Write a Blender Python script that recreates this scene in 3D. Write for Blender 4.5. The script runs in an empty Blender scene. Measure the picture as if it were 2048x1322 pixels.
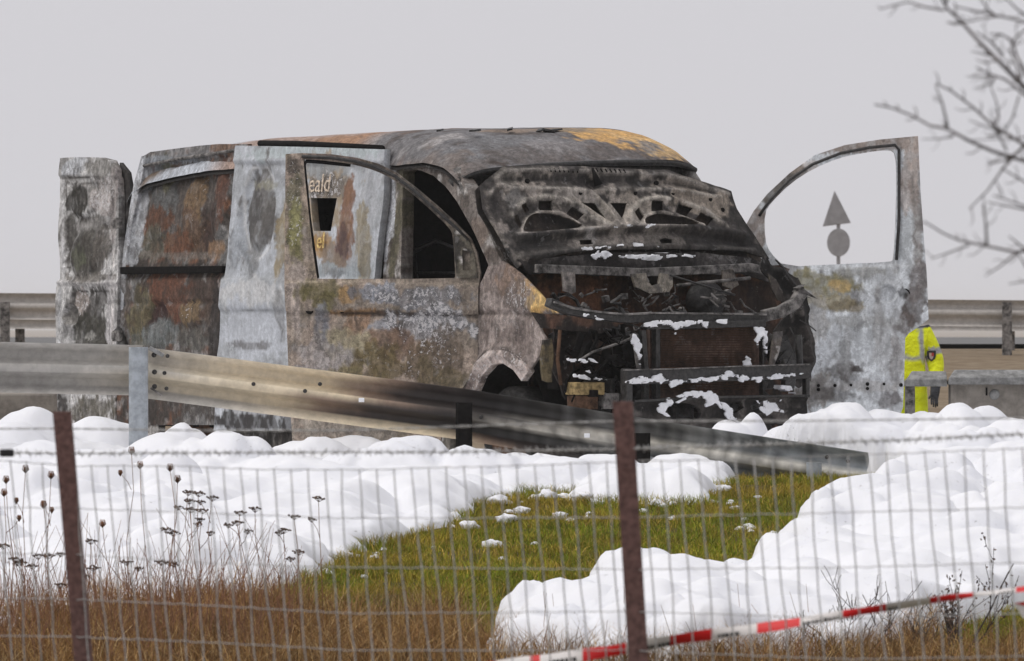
import bpy, bmesh, math, random
import numpy as np
from mathutils import Vector, Matrix, geometry
R = math.radians
random.seed(7); rng = np.random.default_rng(7)
sc = bpy.context.scene
COL = sc.collection

# ------------------------------------------------------------------ camera, sky, sun, exposure
FPX, HOR, CZ = 14400.0, 640.0, 1.10          # focal length in photo pixels, horizon row, eye height (m)
cam_d = bpy.data.cameras.new('camera'); cam = bpy.data.objects.new('camera', cam_d); COL.objects.link(cam)
cam.location = (0, 0, CZ); cam.rotation_euler = (R(90), 0, 0)
cam_d.sensor_width = 36; cam_d.lens = FPX / 2048 * 36
cam_d.shift_y = -(661 - HOR) / 2048
cam_d.clip_start = 0.5; cam_d.clip_end = 9000
cam_d.dof.use_dof = True; cam_d.dof.focus_distance = 45.5; cam_d.dof.aperture_fstop = 14
sc.camera = cam

w = bpy.data.worlds.new('World'); sc.world = w; w.use_nodes = True
nt = w.node_tree; nt.nodes.clear()
SUN_EL, SUN_AZ = R(56), R(262)               # azimuth clockwise from +Y: high, to the left
sky = nt.nodes.new('ShaderNodeTexSky'); sky.sky_type = 'NISHITA'; sky.sun_disc = False
sky.sun_elevation = SUN_EL; sky.sun_rotation = SUN_AZ; sky.dust_density = 6; sky.air_density = 1.5
bg1 = nt.nodes.new('ShaderNodeBackground'); bg1.inputs[1].default_value = 0.06
bg2 = nt.nodes.new('ShaderNodeBackground'); bg2.inputs[0].default_value = (0.690, 0.680, 0.715, 1); bg2.inputs[1].default_value = 1.0
mx = nt.nodes.new('ShaderNodeMixShader'); mx.inputs[0].default_value = 0.93
out = nt.nodes.new('ShaderNodeOutputWorld')
nt.links.new(sky.outputs[0], bg1.inputs[0]); nt.links.new(bg1.outputs[0], mx.inputs[1])
nt.links.new(bg2.outputs[0], mx.inputs[2]); nt.links.new(mx.outputs[0], out.inputs[0])
sd = bpy.data.lights.new('sun', 'SUN'); sd.energy = 1.5; sd.angle = R(35); sd.color = (1, .97, .93)
so = bpy.data.objects.new('sun', sd); COL.objects.link(so)
so.rotation_euler = (R(90) - SUN_EL, 0, math.pi - SUN_AZ)
sc.view_settings.view_transform = 'Standard'; sc.view_settings.look = 'None'
sc.view_settings.exposure = 0.0; sc.view_settings.gamma = 1.0; sc.view_settings.use_curve_mapping = False
sc.cycles.use_denoising = True
sc.cycles.max_bounces = 6; sc.cycles.volume_bounces = 2

# ------------------------------------------------------------------ small helpers
def S(r, g, b, k=0.62):
    """seen sRGB colour -> surface albedo under the flat overcast light"""
    o = []
    for c in (r, g, b):
        c /= 255.0
        c = c / 12.92 if c <= .04045 else ((c + .055) / 1.055) ** 2.4
        o.append(min(.9, c / k))
    return tuple(o)

def tag(o, label=None, cat=None, group=None, kind=None):
    if label: o['label'] = label
    if cat: o['category'] = cat
    if group: o['group'] = group
    if kind: o['kind'] = kind
    return o

def empty(name, loc=(0, 0, 0), rz=0, parent=None):
    o = bpy.data.objects.new(name, None); COL.objects.link(o)
    o.location = loc; o.rotation_euler = (0, 0, rz); o.empty_display_size = .2
    if parent: o.parent = parent
    return o

def raw_mesh(name, V, Fc, smooth=True, col=None):
    V = np.asarray(V, dtype=np.float32); me = bpy.data.meshes.new(name)
    if isinstance(Fc, np.ndarray):
        n, k = Fc.shape
        me.vertices.add(len(V)); me.vertices.foreach_set('co', V.ravel())
        me.loops.add(n * k); me.loops.foreach_set('vertex_index', Fc.astype(np.int32).ravel())
        me.polygons.add(n); me.polygons.foreach_set('loop_start', np.arange(0, n * k, k, dtype=np.int32))
        me.polygons.foreach_set('loop_total', np.full(n, k, dtype=np.int32))
        me.update(calc_edges=True); me.validate()
    else:
        me.from_pydata(V.tolist(), [], Fc); me.update()
    if smooth: me.polygons.foreach_set('use_smooth', np.ones(len(me.polygons), dtype=bool))
    if col is not None:
        col = np.asarray(col, dtype=np.float32)
        if col.shape[1] == 3: col = np.hstack([col, np.zeros((len(col), 1), np.float32)])
        a = me.attributes.new('Col', 'FLOAT_COLOR', 'POINT'); a.data.foreach_set('color', col.ravel())
    return me

def obj(name, me, mat, parent=None):
    o = bpy.data.objects.new(name, me); COL.objects.link(o)
    if mat is not None and len(me.materials) == 0: me.materials.append(mat)
    if parent: o.parent = parent
    return o

def hsh(ix, iy, iz, seed):
    n = (ix * 374761393 + iy * 668265263 + iz * 2147483647 + seed * 1274126177) & 0xffffffff
    n = ((n ^ (n >> 13)) * 1274126177) & 0xffffffff
    return ((n ^ (n >> 16)) & 0xffff) / 65535.0

def vnoise(x, y, z=0.0, seed=0):
    x = np.asarray(x, float); y = np.asarray(y, float); z = np.zeros_like(x) + z
    ix, iy, iz = np.floor(x).astype(np.int64), np.floor(y).astype(np.int64), np.floor(z).astype(np.int64)
    fx, fy, fz = x - ix, y - iy, z - iz
    fx = fx * fx * (3 - 2 * fx); fy = fy * fy * (3 - 2 * fy); fz = fz * fz * (3 - 2 * fz)
    r = 0
    for dx in (0, 1):
        for dy in (0, 1):
            for dz in (0, 1):
                wgt = (fx if dx else 1 - fx) * (fy if dy else 1 - fy) * (fz if dz else 1 - fz)
                r = r + wgt * hsh(ix + dx, iy + dy, iz + dz, seed)
    return r

def fbm(x, y, z=0.0, seed=0, oct=4):
    r = 0; a = .5; t = 0
    for i in range(oct):
        r = r + a * vnoise(x * 2 ** i, y * 2 ** i, np.asarray(z) * 2 ** i, seed + i * 17); t += a; a *= .5
    return r / t

def sst(a, b, x):
    t = np.clip((x - a) / (b - a), 0, 1); return t * t * (3 - 2 * t)

def tube(pts, rad, segs=6, caps=True):
    pts = [Vector(p) for p in pts]; n = len(pts); V = []; Fc = []
    rad = [rad] * n if isinstance(rad, (int, float)) else list(rad)
    up = None
    for i, p in enumerate(pts):
        t = (pts[min(i + 1, n - 1)] - pts[max(i - 1, 0)]).normalized()
        if up is None:
            up = t.orthogonal().normalized()
        else:
            up = (up - t * up.dot(t)); up = up.normalized() if up.length > 1e-6 else t.orthogonal().normalized()
        b = t.cross(up)
        for k in range(segs):
            a = 2 * math.pi * k / segs
            V.append(tuple(p + (up * math.cos(a) + b * math.sin(a)) * rad[i]))
    for i in range(n - 1):
        for k in range(segs):
            Fc.append((i * segs + k, i * segs + (k + 1) % segs, (i + 1) * segs + (k + 1) % segs, (i + 1) * segs + k))
    if caps:
        Fc.append(tuple(range(segs))[::-1]); Fc.append(tuple((n - 1) * segs + k for k in range(segs)))
    return V, Fc

class MB:
    """collects shapes for ONE mesh"""
    def __init__(s): s.V = []; s.F = []
    def add(s, V, Fc):
        o = len(s.V); s.V += [tuple(v) for v in V]; s.F += [tuple(i + o for i in f) for f in Fc]; return s
    def tube(s, pts, rad, segs=6): return s.add(*tube(pts, rad, segs))
    def box(s, c, d, rot=None):
        V = []
        for z in (-1, 1):
            for y in (-1, 1):
                for x in (-1, 1):
                    v = Vector((x * d[0] / 2, y * d[1] / 2, z * d[2] / 2))
                    if rot is not None: v = rot @ v
                    V.append(tuple(v + Vector(c)))
        return s.add(V, [(0, 2, 3, 1), (4, 5, 7, 6), (0, 1, 5, 4), (2, 6, 7, 3), (0, 4, 6, 2), (1, 3, 7, 5)])
    def lathe(s, c, axis, prof, segs=24):
        """prof: (radius, along axis) list"""
        ax = Vector(axis).normalized(); u = ax.orthogonal().normalized(); v = ax.cross(u); V = []; Fc = []
        for (r, h) in prof:
            for k in range(segs):
                a = 2 * math.pi * k / segs
                V.append(tuple(Vector(c) + ax * h + (u * math.cos(a) + v * math.sin(a)) * r))
        for i in range(len(prof) - 1):
            for k in range(segs):
                Fc.append((i * segs + k, i * segs + (k + 1) % segs, (i + 1) * segs + (k + 1) % segs, (i + 1) * segs + k))
        return s.add(V, Fc)
    def mesh(s, name, smooth=False, bevel=0, col=None):
        me = bpy.data.meshes.new(name); me.from_pydata(s.V, [], s.F); me.update()
        if bevel:
            bm = bmesh.new(); bm.from_mesh(me)
            ed = [e for e in bm.edges if len(e.link_faces) == 2 and e.calc_face_angle(0) > .6]
            bmesh.ops.bevel(bm, geom=ed, offset=bevel, segments=2, affect='EDGES', profile=.5)
            bm.to_mesh(me); bm.free()
        if smooth:
            for p in me.polygons: p.use_smooth = True
        return me
    def build(s, name, mat, parent=None, smooth=False, bevel=0):
        return obj(name, s.mesh(name, smooth, bevel), mat, parent)

# ------------------------------------------------------------------ materials
def new_mat(name):
    m = bpy.data.materials.new(name); m.use_nodes = True
    n = m.node_tree; b = n.nodes['Principled BSDF']; return m, n, b

def nd(n, t, **k):
    x = n.nodes.new(t)
    for a, v in k.items(): setattr(x, a, v)
    return x

def mixc(n, f, a, b, blend='MIX'):
    x = nd(n, 'ShaderNodeMix', data_type='RGBA', blend_type=blend)
    for s, v in ((x.inputs[0], f), (x.inputs[6], a), (x.inputs[7], b)):
        if isinstance(v, bpy.types.NodeSocket): n.links.new(v, s)
        elif isinstance(v, (int, float)): s.default_value = v
        else: s.default_value = (*v[:3], 1)
    return x.outputs[2]

def noise(n, scale, detail=4, rough=.55, vec=None):
    t = nd(n, 'ShaderNodeTexNoise'); t.inputs['Scale'].default_value = scale
    t.inputs['Detail'].default_value = detail; t.inputs['Roughness'].default_value = rough
    if vec is not None: n.links.new(vec, t.inputs['Vector'])
    return t.outputs['Fac']

def mrange(n, v, a, b, c=0., d=1.):
    x = nd(n, 'ShaderNodeMapRange', interpolation_type='SMOOTHSTEP')
    n.links.new(v, x.inputs[0])
    for i, q in enumerate((a, b, c, d)):
        if isinstance(q, bpy.types.NodeSocket): n.links.new(q, x.inputs[i + 1])
        else: x.inputs[i + 1].default_value = q
    return x.outputs[0]

def math_(n, op, a, b):
    x = nd(n, 'ShaderNodeMath', operation=op)
    for s, v in ((x.inputs[0], a), (x.inputs[1], b)):
        if isinstance(v, bpy.types.NodeSocket): n.links.new(v, s)
        else: s.default_value = v
    return x.outputs[0]

def coords(n):
    return nd(n, 'ShaderNodeTexCoord').outputs['Object']

def bump(n, b, h, strength=.3, dist=.01):
    x = nd(n, 'ShaderNodeBump'); x.inputs['Strength'].default_value = strength; x.inputs['Distance'].default_value = dist
    n.links.new(h, x.inputs['Height']); n.links.new(x.outputs[0], b.inputs['Normal'])

def burnt_material(name, rough=.8, metal=0., ash=(.62, .60, .60)):
    """fire-scaled sheet metal: colour of the stains from the mesh, grain, ash flecks and pits from noise"""
    m, n, b = new_mat(name); c = coords(n)
    at = nd(n, 'ShaderNodeAttribute', attribute_name='Col')
    # ragged domain so that every grain breaks up irregularly
    wn = nd(n, 'ShaderNodeTexNoise'); wn.inputs['Scale'].default_value = 14; wn.inputs['Detail'].default_value = 6; n.links.new(c, wn.inputs['Vector'])
    vm = nd(n, 'ShaderNodeVectorMath', operation='MULTIPLY_ADD'); n.links.new(wn.outputs['Color'], vm.inputs[0]); vm.inputs[1].default_value = (.05, .05, .09); n.links.new(c, vm.inputs[2])
    wc = vm.outputs[0]
    f1 = noise(n, 11, 10, .72, wc); f2 = noise(n, 120, 3, .6, c); f3 = noise(n, 46, 6, .8, wc); f4 = noise(n, 8.5, 10, .70, wc); f5 = noise(n, 30, 8, .75, wc)
    gr_ = nd(n, 'ShaderNodeAttribute', attribute_name='Grain').outputs['Fac']
    v = mrange(n, f1, .30, .70, .76, 1.20)
    mp = nd(n, 'ShaderNodeMapping'); mp.inputs['Scale'].default_value = (34, 34, 2.6); n.links.new(wc, mp.inputs['Vector'])
    v2 = math_(n, 'MULTIPLY', mrange(n, f2, .3, .7, .84, 1.14), mrange(n, noise(n, 1.0, 4, .6, mp.outputs[0]), .3, .7, .70, 1.24))
    v3 = mrange(n, f5, .38, .62, .58, 1.32)
    vv = math_(n, 'MULTIPLY', math_(n, 'MULTIPLY', v, v2), v3)
    vv = math_(n, 'ADD', math_(n, 'MULTIPLY', math_(n, 'SUBTRACT', vv, 1.0), gr_), 1.0)
    g = nd(n, 'ShaderNodeCombineColor'); [n.links.new(vv, g.inputs[i]) for i in range(3)]
    col = mixc(n, 1.0, at.outputs['Color'], g.outputs[0], 'MULTIPLY')
    # chips of soot and of pale ash
    col = mixc(n, math_(n, 'MULTIPLY', math_(n, 'MULTIPLY', mrange(n, f4, .575, .62), .55), gr_), col, (.050, .042, .037))
    col = mixc(n, math_(n, 'MULTIPLY', math_(n, 'MULTIPLY', mrange(n, f4, .40, .36), .30), gr_), col, (.40, .39, .385))
    th = mrange(n, at.outputs['Alpha'], 0, 1, .80, .42)
    th2 = math_(n, 'ADD', th, .05)
    sp = mrange(n, f3, th, th2)
    col = mixc(n, math_(n, 'MULTIPLY', sp, .9), col, ash)
    pits = mrange(n, noise(n, 42, 6, .78, wc), .60, .655)
    col = mixc(n, math_(n, 'MULTIPLY', math_(n, 'MULTIPLY', pits, .7), gr_), col, (.030, .024, .021))
    n.links.new(col, b.inputs['Base Color'])
    b.inputs['Roughness'].default_value = rough; b.inputs['Metallic'].default_value = metal
    b.inputs['Specular IOR Level'].default_value = .3
    h = math_(n, 'ADD', f1, math_(n, 'MULTIPLY', f3, .5))
    bump(n, b, h, .45, .008)
    return m

def plain(name, col, rough=.7, metal=0., var=.25, scale=30, bmp=.2, dist=.004, spec=.4):
    m, n, b = new_mat(name); c = coords(n)
    f = noise(n, scale, 5, .65, c)
    lo = tuple(x * (1 - var) for x in col); hi = tuple(min(1, x * (1 + var)) for x in col)
    n.links.new(mixc(n, mrange(n, f, .3, .7), lo, hi), b.inputs['Base Color'])
    b.inputs['Roughness'].default_value = rough; b.inputs['Metallic'].default_value = metal
    b.inputs['Specular IOR Level'].default_value = spec
    if bmp: bump(n, b, f, bmp, dist)
    return m

def vcol(name, rough=.85, var=.25, scale=60, bmp=.2, dist=.004, trans=0., spec=.3):
    m, n, b = new_mat(name); c = coords(n)
    at = nd(n, 'ShaderNodeAttribute', attribute_name='Col'); f = noise(n, scale, 4, .65, c)
    v = mrange(n, f, .3, .7, 1 - var, 1 + var)
    g = nd(n, 'ShaderNodeCombineColor'); [n.links.new(v, g.inputs[i]) for i in range(3)]
    n.links.new(mixc(n, 1., at.outputs['Color'], g.outputs[0], 'MULTIPLY'), b.inputs['Base Color'])
    b.inputs['Roughness'].default_value = rough; b.inputs['Specular IOR Level'].default_value = spec
    if trans: b.inputs['Transmission Weight'].default_value = 0
    if bmp: bump(n, b, f, bmp, dist)
    return m

M = {}
M['burnt'] = burnt_material('burnt_sheet_metal')
M['soot'] = plain('sooty_metal', (.007, .006, .0056), .9, 0, .6, 25, .5, .01, .15)
M['char'] = plain('charred_steel', (.026, .024, .0225), .42, .0, .8, 30, .7, .012, .5)
M['rust'] = plain('rusted_steel', (.085, .048, .030), .9, 0, .6, 20, .4, .008, .2)
M['ashgrey'] = plain('ash_grey_steel', (.16, .15, .142), .7, 0, .85, 17, .4, .006, .25)
M['ochre'] = plain('ochre_scale', (.26, .19, .09), .9, 0, .6, 26, .4, .006, .2)
M['tyre'] = plain('burnt_tyre', (.03, .029, .028), .9, 0, .5, 40, .5, .01, .2)
M['steel'] = plain('galvanised_wire', (.42, .41, .40), .6, .0, .25, 40, 0)
M['zinc'] = plain('galvanised_post', (.36, .39, .42), .55, .25, .22, 18, .1, .002)
M['rail'] = vcol('guardrail_steel', .6, .14, 14, .12, .002, spec=.4)
M['post'] = plain('rusty_brown_post', (.165, .090, .080), .85, 0, .4, 55, .4, .003)
M['concrete'] = plain('weathered_concrete', (.27, .245, .215), .9, 0, .28, 9, .4, .004)
M['cap'] = plain('weathered_cap', (.24, .24, .235), .8, 0, .4, 16, .4, .004)
M['black'] = plain('black_plastic', (.02, .02, .022), .6, 0, .3, 30, 0)
M['refl'] = plain('white_reflector', (.85, .86, .88), .4, 0, .05, 30, 0)
M['grass'] = vcol('grass_blades', .8, .2, 3, 0)
M['weed'] = vcol('dry_stems', .9, .3, 40, 0)
M['bark'] = plain('bare_twig', (.12, .10, .095), .9, 0, .4, 60, .3, .002)
M['wood'] = plain('dry_shrub_twig', (.06, .047, .04), .9, 0, .5, 80, .3, .002)
M['signback'] = plain('sign_back_metal', (.34, .335, .345), .6, .1, .15, 4, 0)
# ------------------------------------------------------------------ laying out: photo measurement -> metres
def at(px, py, d):
    """world point seen at photo pixel (px,py) at distance d"""
    return Vector(((px - 1024) / FPX * d, d, CZ - (py - HOR) / FPX * d))

TY = np.array([-60, 0, 20, 32, 37, 42, 43.5, 45.2, 47, 55, 60, 67, 75, 84, 87, 128, 150, 300, 6000.])
TZ = np.array([-1.2, -1.1, -1.0, -.47, -.17, .12, .17, .11, .02, .0, -.42, -.42, .30, .70, .74, .74, -1, -5, -5.])
def terr(x, y):
    x = np.asarray(x, float); y = np.asarray(y, float)
    z = (np.interp(y - .5, TY, TZ) + np.interp(y + .5, TY, TZ) + np.interp(y, TY, TZ)) / 3
    near = sst(60, 46, y) * sst(-20, 10, y)
    z = z + near * (.10 * (fbm(x * .55, y * .55, seed=3, oct=3) - .5) + .05 * (fbm(x * 2.2, y * 2.2, seed=5, oct=2) - .5)) * sst(46, 43, y)
    return z
def terr1(x, y): return float(terr(np.array([x]), np.array([y]))[0])
def on_ground(px, py, dz=0):
    lo, hi = 22., 60.
    ds = np.linspace(lo, hi, 400); xs = (px - 1024) / FPX * ds; rz = CZ - (py - HOR) / FPX * ds
    f = rz - (terr(xs, ds) + dz)
    k = np.where(f < 0)[0]
    d = ds[k[0]] if len(k) else 60.
    return Vector(((px - 1024) / FPX * d, d, terr1((px - 1024) / FPX * d, d)))

def grid_sheet(xs, ys, zf):
    X, Y = np.meshgrid(xs, ys); Z = zf(X.ravel(), Y.ravel())
    V = np.column_stack([X.ravel(), Y.ravel(), Z]); nx, ny = len(xs), len(ys)
    i = np.arange(nx - 1)[None, :] + nx * np.arange(ny - 1)[:, None]; i = i.ravel()
    return V, np.column_stack([i, i + 1, i + nx + 1, i + nx])

# ground: one sheet to the horizon
xs = np.concatenate([[-3000, -1200, -500, -200, -90, -40, -20, -10, -6], np.arange(-4.5, 4.6, .12), [6, 10, 20, 40, 90, 200, 500, 1200, 3000]])
ys = np.concatenate([[-60, -30, 0, 10, 20, 26], np.arange(30, 50, .12), np.arange(50, 90, 1.), np.arange(90, 160, 5), [200, 300, 600, 1200, 2500, 4500]])
V, Fc = grid_sheet(xs, ys, terr)
m, n, b = new_mat('turf_soil'); c = coords(n)
f = noise(n, 3.5, 6, .65, c); f2 = noise(n, 30, 4, .7, c)
c1 = mixc(n, mrange(n, f, .4, .6), (.085, .068, .030), (.060, .062, .018))
c1 = mixc(n, mrange(n, f2, .45, .7), c1, (.13, .092, .045))
sx = nd(n, 'ShaderNodeSeparateXYZ'); n.links.new(c, sx.inputs[0])
c1 = mixc(n, mrange(n, sx.outputs[1], 50, 58), c1, mixc(n, mrange(n, f, .35, .65), (.20, .15, .10), (.27, .215, .15)))   # the dry tan field beyond the road, its colour also paled for haze
n.links.new(c1, b.inputs['Base Color']); b.inputs['Roughness'].default_value = .95; b.inputs['Specular IOR Level'].default_value = .1
bump(n, b, f2, .6, .03); M['turf'] = m
ground = obj('ground', raw_mesh('ground', V, Fc), M['turf']); tag(ground, 'grassy embankment and fields running to the horizon', 'ground', kind='structure')

def road_mat(name, col):
    m, n, b = new_mat(name); c = coords(n)
    f = noise(n, 60, 4, .7, c); g = noise(n, 1.2, 4, .6, c)
    cc = mixc(n, mrange(n, f, .3, .7), tuple(x * .7 for x in col), tuple(x * 1.3 for x in col))
    cc = mixc(n, mrange(n, g, .4, .65, 0, .5), cc, tuple(x * 1.6 for x in col))
    n.links.new(cc, b.inputs['Base Color']); b.inputs['Roughness'].default_value = .75; bump(n, b, f, .4, .004); return m
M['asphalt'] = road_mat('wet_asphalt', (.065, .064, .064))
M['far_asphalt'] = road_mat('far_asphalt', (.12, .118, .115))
V, Fc = grid_sheet(np.array([-60, -20, -8, -4, 0, 4, 8, 20, 60.]), np.arange(45.6, 56.1, .5), lambda x, y: terr(x, y) + .03)
tag(obj('road', raw_mesh('road', V, Fc), M['asphalt']), 'dark asphalt road under the burnt van', 'road', kind='structure')
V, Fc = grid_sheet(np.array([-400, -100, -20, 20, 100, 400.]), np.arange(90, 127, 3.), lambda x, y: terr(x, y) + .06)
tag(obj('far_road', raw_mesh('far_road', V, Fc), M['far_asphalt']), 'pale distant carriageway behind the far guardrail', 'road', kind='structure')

# ------------------------------------------------------------------ foam
m, n, b = new_mat('extinguishing_foam'); c = coords(n)
fA = noise(n, 38, 6, .72, c); fB = noise(n, 7, 5, .6, c); fC = noise(n, 2.2, 4, .6, c)
cc = mixc(n, mrange(n, fC, .35, .7), (.86, .865, .89), (.80, .81, .845))
spk = math_(n, 'MULTIPLY', mrange(n, noise(n, 30, 5, .82, c), .625, .66), mrange(n, fC, .44, .60))
cc = mixc(n, math_(n, 'MULTIPLY', spk, .8), cc, (.20, .18, .16))
n.links.new(cc, b.inputs['Base Color']); b.inputs['Roughness'].default_value = .8; b.inputs['Specular IOR Level'].default_value = .25
b.inputs['Subsurface Weight'].default_value = .12; b.inputs['Subsurface Radius'].default_value = (.05, .05, .06); b.inputs['Subsurface Scale'].default_value = .5
bump(n, b, math_(n, 'ADD', math_(n, 'MULTIPLY', fA, .35), fB), .35, .02)
M['foam'] = m

def poly_sd(X, Y, P):
    """signed distance to polygon (positive inside)"""
    P = np.asarray(P, float); ins = np.zeros(X.shape, bool); D = np.full(X.shape, 1e9)
    for i in range(len(P)):
        x1, y1 = P[i]; x2, y2 = P[(i + 1) % len(P)]
        cnd = ((y1 > Y) != (y2 > Y)) & (X < (x2 - x1) * (Y - y1) / (y2 - y1 + 1e-12) + x1); ins ^= cnd
        dx, dy = x2 - x1, y2 - y1; t = np.clip(((X - x1) * dx + (Y - y1) * dy) / (dx * dx + dy * dy + 1e-12), 0, 1)
        D = np.minimum(D, np.hypot(X - x1 - t * dx, Y - y1 - t * dy))
    return np.where(ins, D, -D)

def foam_field(name, poly, x0, x1, y0, y1, step, base, edge, nb, rr, hh, key, seed, label, thin=1., low=None):
    xs = np.arange(x0, x1, step); ys = np.arange(y0, y1, step * 1.35); X, Y = np.meshgrid(xs, ys)
    wob = .20 * (fbm(X * 2.2, Y * 2.2, seed=seed, oct=3) - .5) + .20 * (fbm(X * 8, Y * 7, seed=seed + 70, oct=3) - .5)
    sd = poly_sd(X, Y, poly) + wob
    tt = np.clip(sd / (edge * (1 + (thin - 1) * sst(41.5, 38.5, Y))), 0, 1); prof = np.sqrt(np.clip(1 - (1 - tt) ** 2, 0, 1))
    base = base * (1 - .5 * sst(40.3, 42.6, Y))
    T = base * prof * (.55 + .9 * fbm(X * .9, Y * .6, seed=seed + 1, oct=3))
    # overlapping soft folds left by the flowing foam: rounded crests, sharp valleys
    for k_, (ax_, ay_, fr, am) in enumerate(((.50, .87, .62, .13), (-.35, .94, .95, .08))):
        q = (X * ax_ + Y * ay_) * fr + 2.2 * fbm(X * .9, Y * .5, seed=seed + 2 + k_, oct=4)
        ph = np.abs(np.sin(q * math.pi)); amp = am * (.35 + 1.3 * fbm(X * .8 + 9, Y * .5, seed=seed + 30 + k_, oct=2)) * (1 - .35 * sst(42, 44, Y))
        T += prof * amp * (ph ** .75 - .5)
    rg = np.random.default_rng(seed); bl = list(key)
    for i in range(nb):
        px_, py_ = rg.uniform(x0, x1), rg.uniform(y0, y1); r = rr[0] + (rr[1] - rr[0]) * rg.random() ** 1.5
        bl.append((px_, py_, r, r * rg.uniform(*hh)))
    for k, (bx_, by_, r, h) in enumerate(bl):
        i0, i1 = np.searchsorted(xs, [bx_ - r, bx_ + r]); j0, j1 = np.searchsorted(ys, [by_ - r, by_ + r])
        if i1 <= i0 or j1 <= j0: continue
        xx, yy = X[j0:j1, i0:i1], Y[j0:j1, i0:i1]
        wx = .22 * r * (vnoise(xx * 7, yy * 7, k, 4) - .5); d = np.hypot(xx - bx_ + wx, yy - by_ - wx) / r
        cap = h * np.clip(1 - d * d, 0, 1) ** .72
        if k < len(key): T[j0:j1, i0:i1] = np.maximum(T[j0:j1, i0:i1], cap * np.clip(prof[j0:j1, i0:i1] * 3, 0, 1))
        else: T[j0:j1, i0:i1] = np.maximum(T[j0:j1, i0:i1], T[j0:j1, i0:i1] * .5 + cap * prof[j0:j1, i0:i1])
    Fr = np.zeros_like(T)                # froth: crisp little lobes riding on the big shapes
    for k in range(int(nb * 26)):
        bx_, by_ = rg.uniform(x0, x1), rg.uniform(y0, y1); r = .055 + .19 * rg.random() ** 2.4; h = r * rg.uniform(.28, .50)
        i0, i1 = np.searchsorted(xs, [bx_ - r, bx_ + r]); j0, j1 = np.searchsorted(ys, [by_ - r, by_ + r])
        if i1 - i0 < 3 or j1 - j0 < 3: continue
        h *= .25 + .9 * float(sst(.42, .58, fbm(np.array([bx_ * .8]), np.array([by_ * .55]), seed=seed + 88, oct=2))[0])
        xx, yy = X[j0:j1, i0:i1], Y[j0:j1, i0:i1]; wx = .4 * r * (vnoise(xx * 11, yy * 11, k, 6) - .5)
        d = np.hypot(xx - bx_ + wx, yy - by_ - wx) / r
        Fr[j0:j1, i0:i1] = np.maximum(Fr[j0:j1, i0:i1], h * np.clip(1 - d * d, 0, 1) ** .6)
    for ax_ in (0, 1):                   # surface tension
        T = (np.roll(T, 1, ax_) + 3 * T + np.roll(T, -1, ax_)) / 5
    T = T - .03 * prof + Fr * prof
    wn_ = np.abs(fbm(X * 5.5, Y * 4.5, seed=seed + 9, oct=3) - .5); det = .05 * (.12 - np.minimum(wn_, .24)) * -1 + .014 * (fbm(X * 16, Y * 12, seed=seed + 19, oct=2) - .5)
    T = T + det * prof
    if low: T = T * low(X, Y)
    T = np.where(sd > 0, T, -.05)
    Z = terr(X.ravel(), Y.ravel()).reshape(X.shape) + T
    keep = sd > -.05
    idx = -np.ones(X.shape, int); idx[keep] = np.arange(keep.sum())
    Vv = np.column_stack([X[keep], Y[keep], Z[keep]])
    a, b_, c_, d_ = idx[:-1, :-1], idx[:-1, 1:], idx[1:, 1:], idx[1:, :-1]
    ok = (a >= 0) & (b_ >= 0) & (c_ >= 0) & (d_ >= 0)
    Fq = np.column_stack([a[ok], b_[ok], c_[ok], d_[ok]])
    me = raw_mesh(name, Vv, Fq)
    return tag(obj(name, me, M['foam']), label, 'foam', kind='stuff')

def gp(l): return [tuple(on_ground(*p)[:2]) for p in l]
left_edge = gp([(-200, 1318), (0, 1292), (200, 1258), (330, 1232), (450, 1212), (540, 1190), (640, 1150), (705, 1108), (860, 1064), (955, 1010), (1060, 990), (1150, 990), (1170, 1005), (1290, 1012), (1400, 1010), (1425, 992)])
polyL = left_edge + [(1.55, 44.2), (1.7, 47), (.8, 50), (-4, 53), (-6, 50), (-5.5, 40)]
def kb(px, d, r, ztop): # key bump: seen at px, at distance d, top at row ztop
    x = (px - 1024) / FPX * d; return (x, d, r, CZ - (ztop - HOR) / FPX * d - terr1(x, d))
keyL = [kb(372, 43.6, .24, 842), kb(330, 43.4, .40, 872), kb(470, 43.3, .28, 868), kb(60, 46.5, .42, 806), kb(20, 46, .5, 835), kb(185, 46.8, .55, 832),
        kb(170, 44.6, .5, 872), kb(700, 46.3, .45, 858), kb(620, 45.6, .4, 870), kb(820, 43.2, .55, 892), kb(1215, 42.6, .22, 932), kb(1300, 42.4, .20, 934), kb(1350, 42.3, .22, 940), kb(1260, 42.2, .2, 950), kb(1390, 42.2, .16, 958), kb(30, 44.2, .5, 880), kb(760, 43.0, .4, 902)]
foam_field('foam_blanket', polyL, -4.4, 1.9, 31.5, 50.5, .023, .14, .20, 150, (.12, .60), (.08, .20), keyL, 11,
           'white extinguishing foam blanket flowing down from under the burnt van past the tall post', 3.2)
right_edge = gp([(960, 1345), (990, 1300), (1080, 1262), (1170, 1248), (1190, 1225), (1260, 1212), (1340, 1222), (1372, 1180), (1440, 1172), (1490, 1172), (1570, 1130), (1600, 1085), (1625, 1045), (1745, 1035), (1810, 1005)])
polyR = right_edge + [(2.40, 43.2), (2.3, 43.6), (.9, 44.4), (1.0, 46.4), (2.2, 50.0), (4.2, 50), (4.6, 45), (4.5, 40), (3.6, 35.5)] + gp([(2150, 1215), (2040, 1228), (1960, 1258), (1860, 1290), (1760, 1330), (1500, 1345), (1200, 1350)])
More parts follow.
